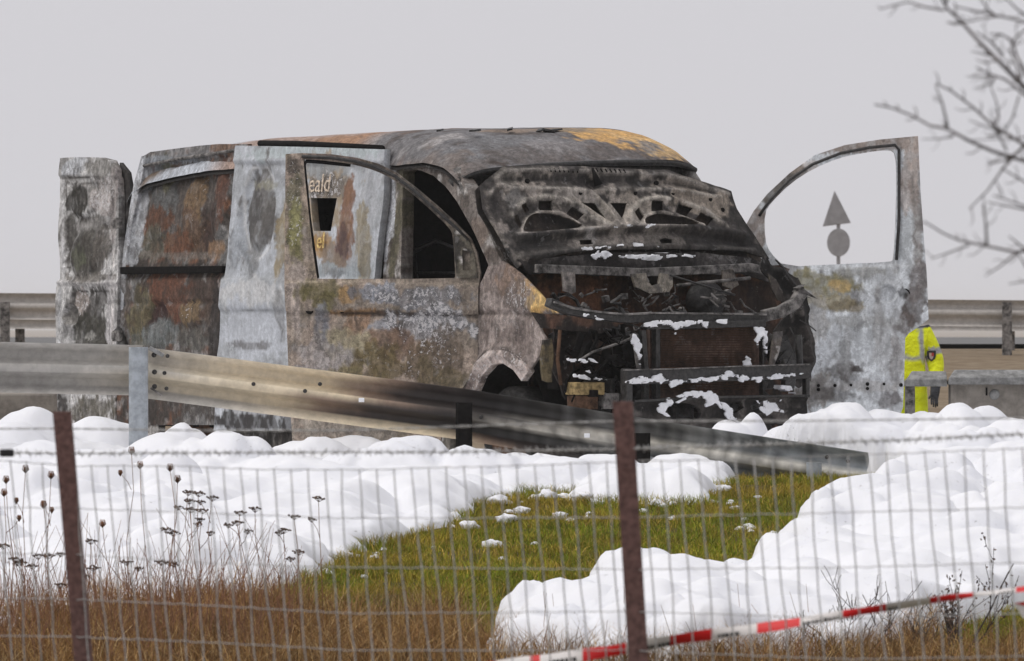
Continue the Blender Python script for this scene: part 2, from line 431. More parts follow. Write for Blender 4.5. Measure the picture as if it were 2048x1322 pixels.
keyR = [kb(1505, 44.6, .17, 812), kb(1460, 44.5, .25, 832), kb(1570, 44.3, .28, 845), kb(1640, 44.0, .42, 818), kb(1720, 43.9, .38, 850), kb(1690, 45.5, .40, 798), kb(1770, 45.8, .4, 812), kb(1860, 46.2, .42, 815),
        kb(1935, 44.2, .42, 810), kb(1890, 43.8, .42, 842), kb(2000, 43.4, .5, 850), kb(1905, 43.0, .5, 880), kb(1960, 42.0, .55, 885), kb(1760, 41.0, .34, 985), kb(1680, 40.0, .40, 1005), kb(1880, 41.6, .42, 945),
        kb(1640, 38.8, .4, 1075), kb(1420, 36.2, .28, 1128), kb(1480, 36.0, .28, 1150), kb(1270, 34.9, .18, 1178), kb(1210, 34.7, .15, 1190), kb(1130, 34.0, .25, 1240), kb(1040, 33.4, .22, 1272), kb(1560, 37.5, .35, 1105), kb(1900, 39.5, .5, 985)]
foam_field('foam_heap', polyR, -.4, 5.0, 30.0, 50.2, .025, .22, .22, 130, (.12, .60), (.10, .26), keyR, 23,
           'billowing white foam heap beside the low end of the guardrail', 1.,
           lambda X, Y: 1 - .68 * sst(.0535, .0465, X / Y) * sst(37.8, 40.2, Y) * sst(43.5, 43.1, Y))   # it lies low where the rail dives into the grass

def lump(name, p, r, seed, label, group, mat='foam', sq=.7, parent=None):
    bm = bmesh.new(); bmesh.ops.create_icosphere(bm, subdivisions=3, radius=1)
    for v in bm.verts:
        q = v.co.normalized(); x, y, z = np.array([q.x * 1.6]), np.array([q.y * 1.6]), q.z * 1.6
        k = .35 + 1.25 * float(fbm(x * 1.3 + seed * 3.1, y * 1.3, z * 1.3, seed, 4)[0])
        v.co = Vector((q.x * r * k * 1.15, q.y * r * k, max(q.z, -.3) * r * k * sq))
    me = bpy.data.meshes.new(name); bm.to_mesh(me); bm.free()
    for f_ in me.polygons: f_.use_smooth = True
    o = obj(name, me, M[mat], parent); o.location = p
    if label: tag(o, label, 'foam lump', group)
    return o
lumps = [(1000, 1012, 15), (940, 1064, 13), (1012, 1050, 14), (1043, 1030, 11), (984, 1098, 13), (1092, 1000, 14), (1070, 1003, 8), (1128, 1000, 8), (1165, 1008, 15), (1190, 1012, 9), (1120, 1040, 11), (976, 1003, 6),
         (1068, 1096, 5), (1180, 1036, 7), (1140, 1050, 7), (868, 1102, 5), (1315, 1015, 10), (1345, 1014, 7), (1445, 985, 11), (1405, 968, 14), (1480, 1066, 7), (1520, 1090, 6), (1545, 1078, 7), (908, 1060, 5), (1285, 1030, 6)]
rl = random.Random(77)
for k in range(46):
    q = rl.random(); ex = left_edge[6:] if k % 3 else right_edge[4:]
    e_ = ex[rl.randrange(len(ex))]; s_ = 1 if k % 3 else -1
    x_, y_ = e_[0] + s_ * abs(rl.gauss(0, .22)) * (1 if k % 3 else 1), e_[1] - abs(rl.gauss(.1, .5)); lumps.append((1024 + x_ / y_ * FPX, HOR + (CZ - terr1(x_, y_)) / y_ * FPX, rl.uniform(2.5, 7)))
for i, (px, py, rp) in enumerate(lumps):
    g = on_ground(px, py); r = rp / FPX * g.y
    lump('foam_lump', g + Vector((0, 0, r * .25 + .01)), r * 1.3, i + 40, 'small loose lump of white foam lying on the green grass', 'foam lumps scattered on the grass')

# ------------------------------------------------------------------ guardrail in front of the van (seen from its back)
WPROF = [(0, .31), (-.012, .302), (-.076, .264), (-.084, .252), (-.084, .222), (-.076, .212), (-.008, .183), (.0, .176), (.0, .134), (-.008, .127), (-.076, .098), (-.084, .088), (-.084, .058), (-.076, .046), (-.012, .008), (0, 0)]
WOLD = [(.000, .31), (-.012, .300), (-.030, .282), (-.066, .258), (-.078, .238), (-.070, .218), (-.020, .188), (.0, .178), (.004, .170), (.004, .140), (.0, .132), (-.020, .122), (-.070, .092), (-.078, .072), (-.066, .052), (-.030, .028), (-.012, .010), (.0, .0)]
def rail_beam(name, pts, parent, colf, step=.05, prof=WPROF):
    """pts: points of the beam's TOP edge in world space; the profile hangs below, its back turned to -Y"""
    P = [Vector(p) for p in pts]; L = [0]
    for a, b_ in zip(P[:-1], P[1:]): L.append(L[-1] + (b_ - a).length)
    ns = int(L[-1] / step) + 1; sv = np.linspace(0, L[-1], ns)
    Q = np.column_stack([np.interp(sv, L, [p[k] for p in P]) for k in range(3)])
    tt = np.gradient(Q, axis=0); tt /= np.linalg.norm(tt, axis=1)[:, None]
    nn = np.column_stack([tt[:, 1], -tt[:, 0], 0 * tt[:, 0]]); nn /= np.linalg.norm(nn, axis=1)[:, None]   # towards the camera
    dn = np.cross(nn, tt); dn /= np.linalg.norm(dn, axis=1)[:, None]; dn *= -np.sign(dn[:, 2:3]) * -1
    dn = np.where(dn[:, 2:3] > 0, -dn, dn)
    k = len(prof); V = []; C = []
    for side in (0, 1):
        for (t, h) in prof:
            V.append(Q + nn * (t - side * .004) + dn * (.31 - h))
            C.append(colf(Q[:, 0], sv, np.full(ns, h)))
    V = np.concatenate(V); C = np.concatenate(C)
    Fq = []
    i = np.arange(ns - 1)
    for side in (0, 1):
        for j in range(k - 1):
            a = (side * k + j) * ns + i; bq = (side * k + j + 1) * ns + i
            Fq.append(np.column_stack([a, a + 1, bq + 1, bq]) if side == 0 else np.column_stack([a, bq, bq + 1, a + 1]))
    for j in (0, k - 1):
        a = j * ns + i; bq = (k + j) * ns + i
        Fq.append(np.column_stack([a, bq, bq + 1, a + 1]))
    return obj(name, raw_mesh(name, V, np.concatenate(Fq), False, C), M['rail'], parent)

gr = empty('guardrail', (0, 44, 0))
gr_inv = Vector((0, -44, 0))
def gl(px, py, d): return at(px, py, d) + gr_inv
def lerp3(x, stops):
    xs_ = [s[0] for s in stops]; return np.column_stack([np.interp(x, xs_, [s[1][k] for s in stops]) for k in range(3)])
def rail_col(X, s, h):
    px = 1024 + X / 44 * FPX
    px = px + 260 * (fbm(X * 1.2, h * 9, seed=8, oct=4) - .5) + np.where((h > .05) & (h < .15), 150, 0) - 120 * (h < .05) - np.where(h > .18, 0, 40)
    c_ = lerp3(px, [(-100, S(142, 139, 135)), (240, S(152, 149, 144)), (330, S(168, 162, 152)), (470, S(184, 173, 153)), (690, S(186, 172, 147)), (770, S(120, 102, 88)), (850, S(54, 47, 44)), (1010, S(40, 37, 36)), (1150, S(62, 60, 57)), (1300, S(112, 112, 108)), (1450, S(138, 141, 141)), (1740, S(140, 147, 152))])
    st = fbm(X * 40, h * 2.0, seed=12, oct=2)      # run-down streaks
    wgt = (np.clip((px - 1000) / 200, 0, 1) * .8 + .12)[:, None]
    c_ = c_ * (1 + (np.clip((px - 980) / 150, 0, 1) * .55 * ((h > .11) & (h < .2)))[:, None] - (np.clip((px - 980) / 150, 0, 1) * .35 * (h > .25))[:, None])  # painted shading of the profile: ridge lighter, upper face darker
    rw_ = (np.clip((px - 1000) / 200, 0, 1) * .75 * ((h > .125) & (h < .2)))[:, None]; c_ = c_ * (1 - rw_) + np.array(S(172, 167, 156)) * rw_  # pale ridge colour stands in for the light it catches
    lw_ = (np.clip((px - 980) / 120, 0, 1) * np.clip((1560 - px) / 200, 0, 1) * .6 * (h < .11))[:, None]; c_ = c_ * (1 - lw_) + np.array(S(56, 54, 52)) * lw_  # lower face darkened as part of the painted profile shading
    c_ = c_ * np.interp(h, [0, .02, .06, .1, .118, .128, .14, .172, .182, .195, .22, .26, .29, .31], [1, .9, .70, .72, .80, .62, 1.06, 1.08, .66, 1.0, .84, .80, 1.0, 1.1])[:, None]   # profile shading put into the colour: dark creases and channels, pale ridge
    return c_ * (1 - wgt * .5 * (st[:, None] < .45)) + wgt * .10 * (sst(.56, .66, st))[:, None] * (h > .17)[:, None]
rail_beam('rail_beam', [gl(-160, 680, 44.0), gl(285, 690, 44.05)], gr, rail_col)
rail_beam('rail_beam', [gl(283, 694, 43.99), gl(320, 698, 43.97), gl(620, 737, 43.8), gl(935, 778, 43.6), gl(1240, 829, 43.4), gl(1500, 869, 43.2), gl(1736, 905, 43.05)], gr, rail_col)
def sigma_post(px, ptop, d, w_, zbot, mat, name='post'):
    p = gl(px, ptop, d); mb = MB()
    prof = [(-.5, -.03), (-.5, .03), (-.36, .035), (-.22, -.01), (0, -.022), (.22, -.01), (.36, .035), (.5, .03), (.5, -.03), (.36, -.045), (.22, -.05), (-.22, -.05), (-.36, -.045)]
    V = [];
    for z in (zbot, p.z):
        for (a, t) in prof: V.append((p.x + a * w_, p.y + t, z))
    k = len(prof); Fq = [(i, (i + 1) % k, k + (i + 1) % k, k + i) for i in range(k)] + [tuple(range(k, 2 * k)), tuple(range(k))[::-1]]
    mb.add(V, Fq); return mb.build(name, M[mat], gr)
sigma_post(277, 694, 43.88, .115, .0, 'zinc'); sigma_post(928, 805, 43.50, .10, .0, 'soot'); sigma_post(1284, 866, 43.27, .10, .0, 'soot'); sigma_post(1628, 925, 43.02, .09, -.05, 'zinc')
mb = MB()
for (px, py, d) in [(310, 707, 43.95), (309, 744, 43.955), (308, 775, 43.95)]:
    pass
def bolt(px, py, d, r=.016, mat='char', name='bolt'):
    p = gl(px, py, d); MB().lathe(p, (0, -1, 0), [(0, .014), (r * .7, .014), (r, .008), (r, -.004)], 10).build(name, M[mat], gr, True)
for (px, py) in [(308, 710), (309, 744), (309, 773)]: bolt(px, py, 43.93)
for (px, py) in [(335, 712), (329, 746), (333, 777), (640, 783 - 15), (507, 768), (610, 782), (962, 834), (1654, 914), (1696, 922)]: bolt(px, py, 43.92 if px < 400 else 43.85 - .0006 * (px - 500), .013)
# bracket behind the first post
mb = MB(); p = gl(303, 697, 43.9); mb.box(p + Vector((.03, .02, -.02)), (.10, .05, .025), Matrix.Rotation(.5, 3, 'Y')); mb.build('bracket', M['cap'], gr, bevel=.004)
mb = MB(); p = gl(312, 783, 43.9); mb.box(p, (.08, .03, .012), Matrix.Rotation(.6, 3, 'Y')); mb.build('bracket', M['ashgrey'], gr, bevel=.003)
for (px, py, d) in [(723, 800, 43.66), (1174, 871, 43.36)]:
    mb = MB(); mb.box(gl(px, py, d), (.034, .02, .026)); mb.build('reflector', M['refl'], gr, bevel=.003)
tag(gr, 'steel guardrail scorched cream and black, sloping down into the grass before the van', 'guardrail')

# ------------------------------------------------------------------ far guardrail, concrete barrier, sign
fg = empty('far_guardrail', (0, 84, 0)); fi = Vector((0, -84, 0))
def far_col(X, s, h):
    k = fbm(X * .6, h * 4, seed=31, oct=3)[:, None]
    return np.array(S(158, 154, 149)) * (.8 + .4 * k)  # steel colour lightened in place of thicker haze
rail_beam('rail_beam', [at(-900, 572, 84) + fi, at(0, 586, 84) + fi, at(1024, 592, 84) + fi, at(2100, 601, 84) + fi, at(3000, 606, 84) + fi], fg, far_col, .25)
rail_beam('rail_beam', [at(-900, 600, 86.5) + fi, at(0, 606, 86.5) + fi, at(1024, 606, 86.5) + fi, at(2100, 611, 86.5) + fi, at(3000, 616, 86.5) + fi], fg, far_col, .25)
for px in list(range(40 - 334 * 2, 3000, 334)):
    p = at(px - 30, 604, 83.9) + fi; mb = MB(); mb.box((p.x, p.y, (p.z + .5) / 2), (.11, .08, p.z - .5)); mb.build('post', M['ashgrey'], fg)
for px in range(-230, 3000, 330):
    p = at(px - 60, 612, 86.7) + fi; mb = MB(); mb.box((p.x, p.y, (p.z + .5) / 2), (.11, .08, p.z - .5)); mb.build('post', M['ashgrey'], fg)
tag(fg, 'hazy double steel guardrail along the distant carriageway', 'guardrail')

cb = empty('concrete_barrier', (0, 50, 0)); ci = Vector((0, -50, 0))
def cl(px, py, d=50.): return at(px, py, d) + ci
def bar(name, px0, py0, px1, py1, y0, dy, mat, bev=.01):
    a = cl(px0, py0); b_ = cl(px1, py1); mb = MB()
    mb.box(((a.x + b_.x) / 2, y0 + dy / 2, (a.z + b_.z) / 2), (abs(b_.x - a.x), dy, abs(a.z - b_.z))); return mb.build(name, M[mat], cb, bevel=bev)
bar('wall_panel', 1901, 770, 2330, 880, 0, .25, 'concrete')
# sloping cap stones
def capstone(px0, px1, pyt, pyb, y0, mat):
    a = cl(px0, pyt); b_ = cl(px1, pyt); h = cl(px0, pyb).z
    V = [(a.x, y0, h), (b_.x, y0, h), (b_.x, y0 + .33, h), (a.x, y0 + .33, h), (a.x + .06, y0 + .11, a.z), (b_.x, y0 + .11, a.z), (b_.x, y0 + .33, a.z), (a.x + .06, y0 + .33, a.z), (a.x, y0, h + .05), (b_.x, y0, h + .05)]
    Fq = [(0, 3, 2, 1), (0, 1, 9, 8), (8, 9, 5, 4), (4, 5, 6, 7), (2, 3, 7, 6), (1, 2, 6, 5, 9), (0, 8, 4, 7, 3)]
    mb = MB(); mb.add(V, Fq); return mb.build('capstone', M[mat], cb, bevel=.006)
capstone(1896, 2110, 740, 769, -.06, 'cap'); capstone(2113, 2330, 740, 769, -.06, 'cap'); capstone(1811, 1894, 743, 773, -.02, 'cap')
bar('post', 1812, 772, 1831, 860, .05, .12, 'ashgrey'); 
p = cl(1989, 789); MB().lathe((p.x, -.005, p.z), (0, -1, 0), [(0, .012), (.030, .012), (.036, .0), (.038, -.01)], 20).build('round_cover', M['cap'], cb, True)
for v in cb.children[-1].data.vertices: v.co.z = (v.co.z - p.z) * 1.75 + p.z
mb = MB(); p = cl(1973, 783); mb.box((p.x, -.006, p.z), (.012, .02, .055)); mb.build('slot', M['soot'], cb)
tag(cb, 'weathered concrete barrier with sloped capstones beside the hi-vis worker', 'barrier')
cw = MB(); a = at(-150, 786, 57); b_ = at(112, 786, 57)
cw.box(((a.x + b_.x) / 2, 57.2, a.z - .5), (b_.x - a.x, .3, 1.0)); o = cw.build('concrete_wall', M['concrete'], None, bevel=.02)
tag(o, 'low beige concrete wall behind the open rear door', 'wall')

sg = empty('road_sign', (at(1677, 700, 150).x, 150, 0)); si = Vector(sg.location)
mb = MB(); p = at(1677, 420, 150) - si; mb.tube([(0, .05, -1.2), (0, .05, p.z + .05)], .04, 10); mb.build('pole', M['signback'], sg)
a, b_, c_ = (at(1669, 381, 150) - si, at(1645, 453, 150) - si, at(1702, 446, 150) - si)
mb = MB(); V = [(q.x, y, q.z) for y in (-.02, .02) for q in (a, b_, c_)]; mb.add(V, [(0, 1, 2), (5, 4, 3), (0, 3, 4, 1), (1, 4, 5, 2), (2, 5, 3, 0)]); mb.build('triangle_plate', M['signback'], sg, bevel=.012)
p = at(1677, 485, 150) - si; mb = MB().lathe(p, (0, -1, 0), [(0, .02), (.235, .02), (.24, .01), (.24, -.02), (0, -.02)], 32); o = mb.build('round_plate', M['signback'], sg)
for v in o.data.vertices: v.co.z = (v.co.z - p.z) * 1.22 + p.z
tag(sg, 'grey backs of a triangular and a round road sign on one pole in the fog', 'road sign')
# ------------------------------------------------------------------ the burnt van
TH = R(57)
VP = Vector(((1178 - 1024) / FPX * 45, 45, 0))
van = empty('burnt_van', VP, -TH)
VM = Matrix.Translation(VP) @ Matrix.Rotation(-TH, 4, 'Z'); VI = VM.inverted()
CL = np.array(VI @ Vector((0, 0, CZ)))
def ldir(w_): return np.array(VI.to_3x3() @ Vector(w_))
def lray(px, py): return ldir(((px - 1024) / FPX, 1, -(py - HOR) / FPX))
class Plane:
    """a panel's own 2-D frame inside the van: origin, across, up; base() is the panel's gentle curvature"""
    def __init__(s, O, U, V, base=None):
        s.O = np.array(O, float); s.U = np.array(U, float) / np.linalg.norm(U); s.V = np.array(V, float) / np.linalg.norm(V)
        s.N = np.cross(s.U, s.V); s.base = base
    def uv(s, px, py):
        d = lray(px, py); off = 0.
        for k in range(8 if s.base else 1):
            o = s.O + s.N * off; t = ((o - CL) @ s.N) / (d @ s.N); p = CL + d * t - s.O
            u, v = p @ s.U, p @ s.V
            if s.base: off = float(s.base(np.array([u]), np.array([v]))[0])
        return u, v
    def p3(s, u, v, h=0.):
        u = np.asarray(u, float); v = np.asarray(v, float)
        hh = (s.base(u, v) if s.base else 0.) + h
        return s.O + u[:, None] * s.U + v[:, None] * s.V + np.broadcast_to(hh, u.shape)[:, None] * s.N
    def pt(s, px, py, h=0.):
        u, v = s.uv(px, py); return Vector(s.p3(np.array([u]), np.array([v]), h)[0])

def inside(P, u, v):
    P = np.asarray(P); r = np.zeros(u.shape, bool)
    for i in range(len(P)):
        x1, y1 = P[i]; x2, y2 = P[(i + 1) % len(P)]
        r ^= ((y1 > v) != (y2 > v)) & (u < (x2 - x1) * (v - y1) / (y2 - y1 + 1e-12) + x1)
    return r
def dens(P, step, jit=0., seed=0):
    o = []; n_ = len(P)
    for i in range(n_):
        a = np.array(P[i]); b_ = np.array(P[(i + 1) % n_]); k = max(1, int(np.linalg.norm(b_ - a) / step))
        for j in range(k): o.append(a + (b_ - a) * j / k)
    o = np.array(o)
    if jit:
        o += jit * 2 * (np.column_stack([fbm(o[:, 0] * 14, o[:, 1] * 14, seed=seed, oct=3), fbm(o[:, 0] * 14, o[:, 1] * 14, 3.3, seed=seed + 5, oct=3)]) - .5)
    return o
def smooth_poly(P, it=1):
    P = [tuple(p) for p in P]
    for _ in range(it):
        Q = []
        for i in range(len(P)):
            a = np.array(P[i]); b_ = np.array(P[(i + 1) % len(P)]); Q += [tuple(a * .75 + b_ * .25), tuple(a * .25 + b_ * .75)]
        P = Q
    return P

def rel_uv(pl, px, py, rx, ry):
    u, v = pl.uv(px, py); u2, v2 = pl.uv(px + rx, py); u3, v3 = pl.uv(px, py - ry)
    return u, v, max(1e-3, math.hypot(u2 - u, v2 - v)), max(1e-3, math.hypot(u3 - u, v3 - v))

def relief(pl, specs, u, v):
    h = np.zeros_like(u)
    for s in specs:
        if s[0] in ('ell', 'box'):
            cu, cv, ru, rv = rel_uv(pl, *s[1:5]); e = 2 if s[0] == 'ell' else 6
            r = (np.abs((u - cu) / ru) ** e + np.abs((v - cv) / rv) ** e) ** (1 / e)
            h += s[5] * sst(1.12, .82, r)
        elif s[0] == 'ring':
            cu, cv, ru, rv = rel_uv(pl, *s[1:5]); r = np.hypot((u - cu) / ru, (v - cv) / rv)
            h += s[5] * np.exp(-((r - 1) / s[6]) ** 2)
        elif s[0] == 'line':
            q = [pl.uv(*p) for p in s[1]]; w_ = s[2]; D = np.full(u.shape, 9.)
            for (x1, y1), (x2, y2) in zip(q[:-1], q[1:]):
                dx, dy = x2 - x1, y2 - y1; t = np.clip(((u - x1) * dx + (v - y1) * dy) / (dx * dx + dy * dy + 1e-12), 0, 1)
                D = np.minimum(D, np.hypot(u - x1 - t * dx, v - y1 - t * dy))
            h += s[3] * np.exp(-(D / w_) ** 2)
        elif s[0] == 'shelf':          # step outwards below a line
            (x1, y1), (x2, y2) = pl.uv(*s[1]), pl.uv(*s[2]); vl = y1 + (u - x1) * (y2 - y1) / (x2 - x1)
            h += s[4] * sst(vl + s[3], vl - s[3], v)
        elif s[0] == 'dent':
            h += s[1] * (fbm(u * s[2], v * s[2], seed=s[3], oct=3) - .5) * 2
    return h

def paint(pl, spec, u, v, seed=0):
    """stains: base colour, noise layers and placed stains with ragged edges; alpha = amount of ash flecks"""
    C = np.tile(np.array(spec['base'], float), (len(u), 1)); A = np.full(len(u), spec.get('fleck', .0))
    for i, l in enumerate(spec.get('layers', [])):
        sc_, col, lo, hi, amt = l[:5]; su, sv = l[5] if len(l) > 5 else (1, 1)
        wx = fbm(u * 5, v * 5, seed=seed + 71 + i, oct=3) * .25
        f_ = fbm(u * sc_ * su + wx, v * sc_ * sv - wx, seed=seed + i * 7 + 1, oct=5); m_ = (sst(lo, hi, f_) * amt)[:, None]
        C = C * (1 - m_) + np.array(col) * m_
    w1 = fbm(u * 6, v * 6, seed=seed + 301, oct=5) - .5; w2 = fbm(u * 6, v * 6, 5.5, seed=seed + 302, oct=5) - .5
    for i, s in enumerate(spec.get('blobs', [])):
        cu, cv, ru, rv = rel_uv(pl, *s[:4]); col, amt = s[4], s[5]; fl = s[6] if len(s) > 6 else None
        k_ = min(ru, rv); uu = u + w1 * k_ * 1.5; vv_ = v + w2 * k_ * 1.9
        wob = (fbm(u * 13, v * 7, seed=seed + 131 + i, oct=5) - .5) * 1.5 + (fbm(u * 50, v * 36, seed=seed + 31 + i, oct=2) - .5) * .7
        r = np.hypot((uu - cu) / ru, (vv_ - cv) / rv) + wob * .8
        m_ = sst(1.06, .88, r) * amt * (.72 + .28 * sst(.40, .55, fbm(u * 26, v * 17, seed=seed + 400 + i, oct=3)))
        if col is not None: C = C * (1 - m_[:, None]) + np.array(col) * m_[:, None]
        if fl is not None:
            A = A * (1 - m_) + fl * m_
            if fl > .45: C = C * (1 - .42 * m_[:, None])
    for i, (pts, wd, col, amt) in enumerate(spec.get('lines', [])):
        q = [pl.uv(*p) for p in pts]; D = np.full(u.shape, 9.)
        uu, vv_ = u + w1 * wd * 1.2, v + w2 * wd * 1.2
        for (x1, y1), (x2, y2) in zip(q[:-1], q[1:]):
            dx, dy = x2 - x1, y2 - y1; t = np.clip(((uu - x1) * dx + (vv_ - y1) * dy) / (dx * dx + dy * dy + 1e-12), 0, 1)
            D = np.minimum(D, np.hypot(uu - x1 - t * dx, vv_ - y1 - t * dy))
        m_ = (np.exp(-(D / wd) ** 2) * amt * sst(.30, .52, fbm(u * 11, v * 11, seed=seed + 500 + i, oct=4)))[:, None]; C = C * (1 - m_) + np.array(col) * m_
    lum = (C @ np.array([.3, .59, .11]))[:, None]; C = (lum + (C - lum) * .85) * spec.get('gain', .85)
    return np.column_stack([C, A])

def panel(name, pl, outline, holes=(), step=.018, thick=.012, rel=(), spec=None, parent=None, mat='burnt', h0=0., jit=.0, seed=0, curve=0, top=False, erode=0):
    P = [pl.uv(*p) for p in outline]
    if curve: P = smooth_poly(P, curve)
    P = dens(P, step, jit, seed); HS = [dens(smooth_poly([pl.uv(*p) for p in h_], 1) if len(h_) > 5 else [pl.uv(*p) for p in h_], step, jit * .5, seed + 3) for h_ in holes]
    lo, hi = P.min(0), P.max(0)
    gx, gy = np.meshgrid(np.arange(lo[0], hi[0], step), np.arange(lo[1], hi[1], step)); gx = gx + (np.arange(gx.shape[0]) % 2)[:, None] * step * .5
    gx, gy = gx.ravel(), gy.ravel()
    ok = (poly_sd(gx, gy, P) > step * .45)
    for h_ in HS: ok &= (poly_sd(gx, gy, h_) < -step * .45)
    pts = [tuple(p) for p in P]; edges = [(i, (i + 1) % len(P)) for i in range(len(P))]
    for h_ in HS:
        o = len(pts); pts += [tuple(p) for p in h_]; edges += [(o + i, o + (i + 1) % len(h_)) for i in range(len(h_))]
    pts += list(zip(gx[ok], gy[ok]))
    r = geometry.delaunay_2d_cdt([Vector(p) for p in pts], edges, [], 0, 1e-6)
    q = np.array([tuple(v_) for v_ in r[0]]); T = np.array(r[2])
    c_ = q[T].mean(1); k = inside(P, c_[:, 0], c_[:, 1])
    for h_ in HS: k &= ~inside(h_, c_[:, 0], c_[:, 1])
    if erode: k &= (fbm(c_[:, 0] * 26, c_[:, 1] * 34, seed=seed + 9, oct=4) + .30 * np.clip(poly_sd(c_[:, 0], c_[:, 1], P) / .022, 0, 1)) > erode
    T = T[k]
    u, v = q[:, 0], q[:, 1]
    h = h0 + relief(pl, rel, u, v)
    A = pl.p3(u, v, h); B = pl.p3(u, v, h - thick)
    cnt = {}
    for t in T:
        for a, b_ in ((t[0], t[1]), (t[1], t[2]), (t[2], t[0])):
            cnt[(a, b_)] = 1
    be = np.array([e for e in cnt if (e[1], e[0]) not in cnt])
    n_ = len(u); ed = be.ravel(); m_ = len(ed)
    V = np.concatenate([A, B, A[ed], B[ed]])
    i = np.arange(0, m_, 2); s0 = 2 * n_; s1 = 2 * n_ + m_
    Fs = np.concatenate([np.column_stack([s0 + i, s1 + i, s1 + i + 1]), np.column_stack([s0 + i, s1 + i + 1, s0 + i + 1])])
    Fc = np.concatenate([T, T[:, ::-1] + n_, Fs])
    C = paint(pl, spec or {'base': (.1, .1, .1)}, u, v, seed)
    dark = C * np.array([.5, .48, .46, 1.])
    C = np.concatenate([C, dark, C[ed], dark[ed]])
    me = raw_mesh(name, V, Fc, True, C); ga = me.attributes.new('Grain', 'FLOAT', 'POINT'); ga.data.foreach_set('value', np.full(len(V), (spec or {}).get('grain', .8), np.float32))
    o = obj(name, me, M[mat], parent if parent else None)
    if top: o.matrix_world = VM
    return o
def ptube(name, pts, rad, parent, mat='char', segs=8): 
    return MB().tube(pts, rad, segs).build(name, M[mat], parent, True)

# colours as they read in the flat light
ASH, WHT, PALE, GREY, DGREY, SOOT, BLACK = S(192, 196, 204), S(214, 216, 220), S(172, 168, 164), S(122, 119, 116), S(80, 77, 75), S(46, 43, 41), S(24, 22, 21)
RUST, BROWN, DBROWN, OCHRE, OLIVE, BLUEG, PINK, CREAM, REDB = S(122, 78, 50), S(92, 74, 58), S(58, 47, 40), S(186, 142, 72), S(112, 103, 66), S(116, 124, 130), S(196, 178, 168), S(182, 174, 156), S(98, 56, 40)

def sfac(z): return -.085 * np.clip((z - 1.25) / .9, 0, 2) ** 1.4
SIDE = Plane((0, 0, 0), (1, 0, 0), (0, 0, 1), lambda u, v: sfac(v))
SLIDE = Plane((0, -.075, 0), (1, 0, 0), (0, 0, 1), lambda u, v: sfac(v))
def front(x): return Plane((x, 0, 0), (0, 1, 0), (0, 0, 1))

# --- shell the light cannot pass: floor, bulkhead, far side, rear frame
MB().box((-3.4, .98, .42), (4.8, 1.80, .10)).build('floor', M['soot'], van)
MB().box((-2.66, .98, 1.30), (.04, 1.72, 1.70)).build('bulkhead', M['soot'], van)
FAR = Plane((0, 1.96, 0), (-1, 0, 0), (0, 0, 1), lambda u, v: sfac(v))
def uvpanel(name, pl, uvs, thick, spec, rel=(), step=.05, seed=0):
    class Q(Plane):
        def uv(s, px, py): return px, py
    q = Q(pl.O, pl.U, pl.V, pl.base); return panel(name, q, uvs, (), step, thick, rel, spec, van, seed=seed)
uvpanel('far_side_panel', FAR, [(2.42, .36), (5.85, .36), (5.85, 1.4), (5.78, 2.16), (2.5, 2.16)], .03, {'base': DGREY, 'layers': [(2, SOOT, .4, .6, .9), (3, RUST, .55, .65, .7)]}, [('dent', .02, 2, 4)], seed=4)
MB().box((-5.86, 1.42, 1.28), (.04, .90, 1.70)).build('rear_door', M['soot'], van, bevel=.008)
uvpanel('far_front_pillar', FAR, [(1.15, .5), (1.28, .5), (1.22, 1.45), (1.12, 1.45)], .06, {'base': SOOT}, seed=5)

# --- roof
xr = np.linspace(0, 1, 150); yr = np.linspace(-1, 1, 61)
ZX = np.array([-5.88, -5.8, -5.6, -5.3, -4.8, -4.0, -3.2, -2.7, -2.4, -2.15, -1.9, -1.65, -1.46]); ZZ = np.array([2.13, 2.20, 2.262, 2.300, 2.335, 2.352, 2.36, 2.372, 2.370, 2.358, 2.318, 2.235, 2.128])
Sg, Tg = np.meshgrid(yr, xr); Sg, Tg = Sg.ravel(), Tg.ravel()
X0 = -5.88 + (5.88 - 1.46) * Tg; X = X0 - .14 * Sg ** 2 * sst(.6, 1, Tg)
Yv = .99 + Sg * .94
zc = np.interp(X0, ZX, ZZ)
Zv = zc - (.20 - .13 * sst(.80, 1, Tg)) * np.abs(Sg) ** 9 - .022 * Sg ** 2 + .042 * Sg * sst(.5, .9, Tg)
Zv += .018 * (fbm(X * 1.6, Yv * 1.6, seed=2, oct=3) - .5) + .008 * (fbm(X * 7, Yv * 7, seed=9, oct=2) - .5) - .02 * np.exp(-((X0 + 3.9) / .05) ** 2) - .012 * np.exp(-((X0 + 3.1) / .04) ** 2)
ROOFPL = Plane((-1.6, 0, 2.17), (0, 1, 0), (-.95, 0, .33))
class UVP(Plane):
    pass
rspec = {'base': S(98, 96, 97), 'layers': [(2.5, S(70, 62, 58), .46, .62, .9), (4, S(150, 145, 143), .58, .68, .6), (7, DBROWN, .58, .66, .7), (3, S(110, 84, 66), .56, .66, .5)],
 'blobs': [(1000, 300, 120, 22, S(104, 104, 106), .9), (1130, 310, 200, 10, S(88, 80, 76), .8), (1080, 262, 120, 9, S(126, 108, 92), .8), (1250, 284, 95, 19, OCHRE, 1.), (1150, 268, 60, 10, S(140, 120, 90), .7), (1310, 300, 60, 13, S(186, 150, 92), .9), (1345, 283, 26, 12, S(192, 182, 166), .8), (1290, 305, 25, 7, S(104, 103, 104), .9), (1380, 300, 18, 22, S(186, 176, 165), .9), (1120, 303, 60, 9, S(150, 146, 146), .6, .5), (860, 285, 60, 28, S(104, 94, 88), .9), (800, 280, 26, 24, S(146, 134, 96), .9)]}
rc = paint(ROOFPL, rspec, Yv, (-1.6 - X) * 1.0, 6)
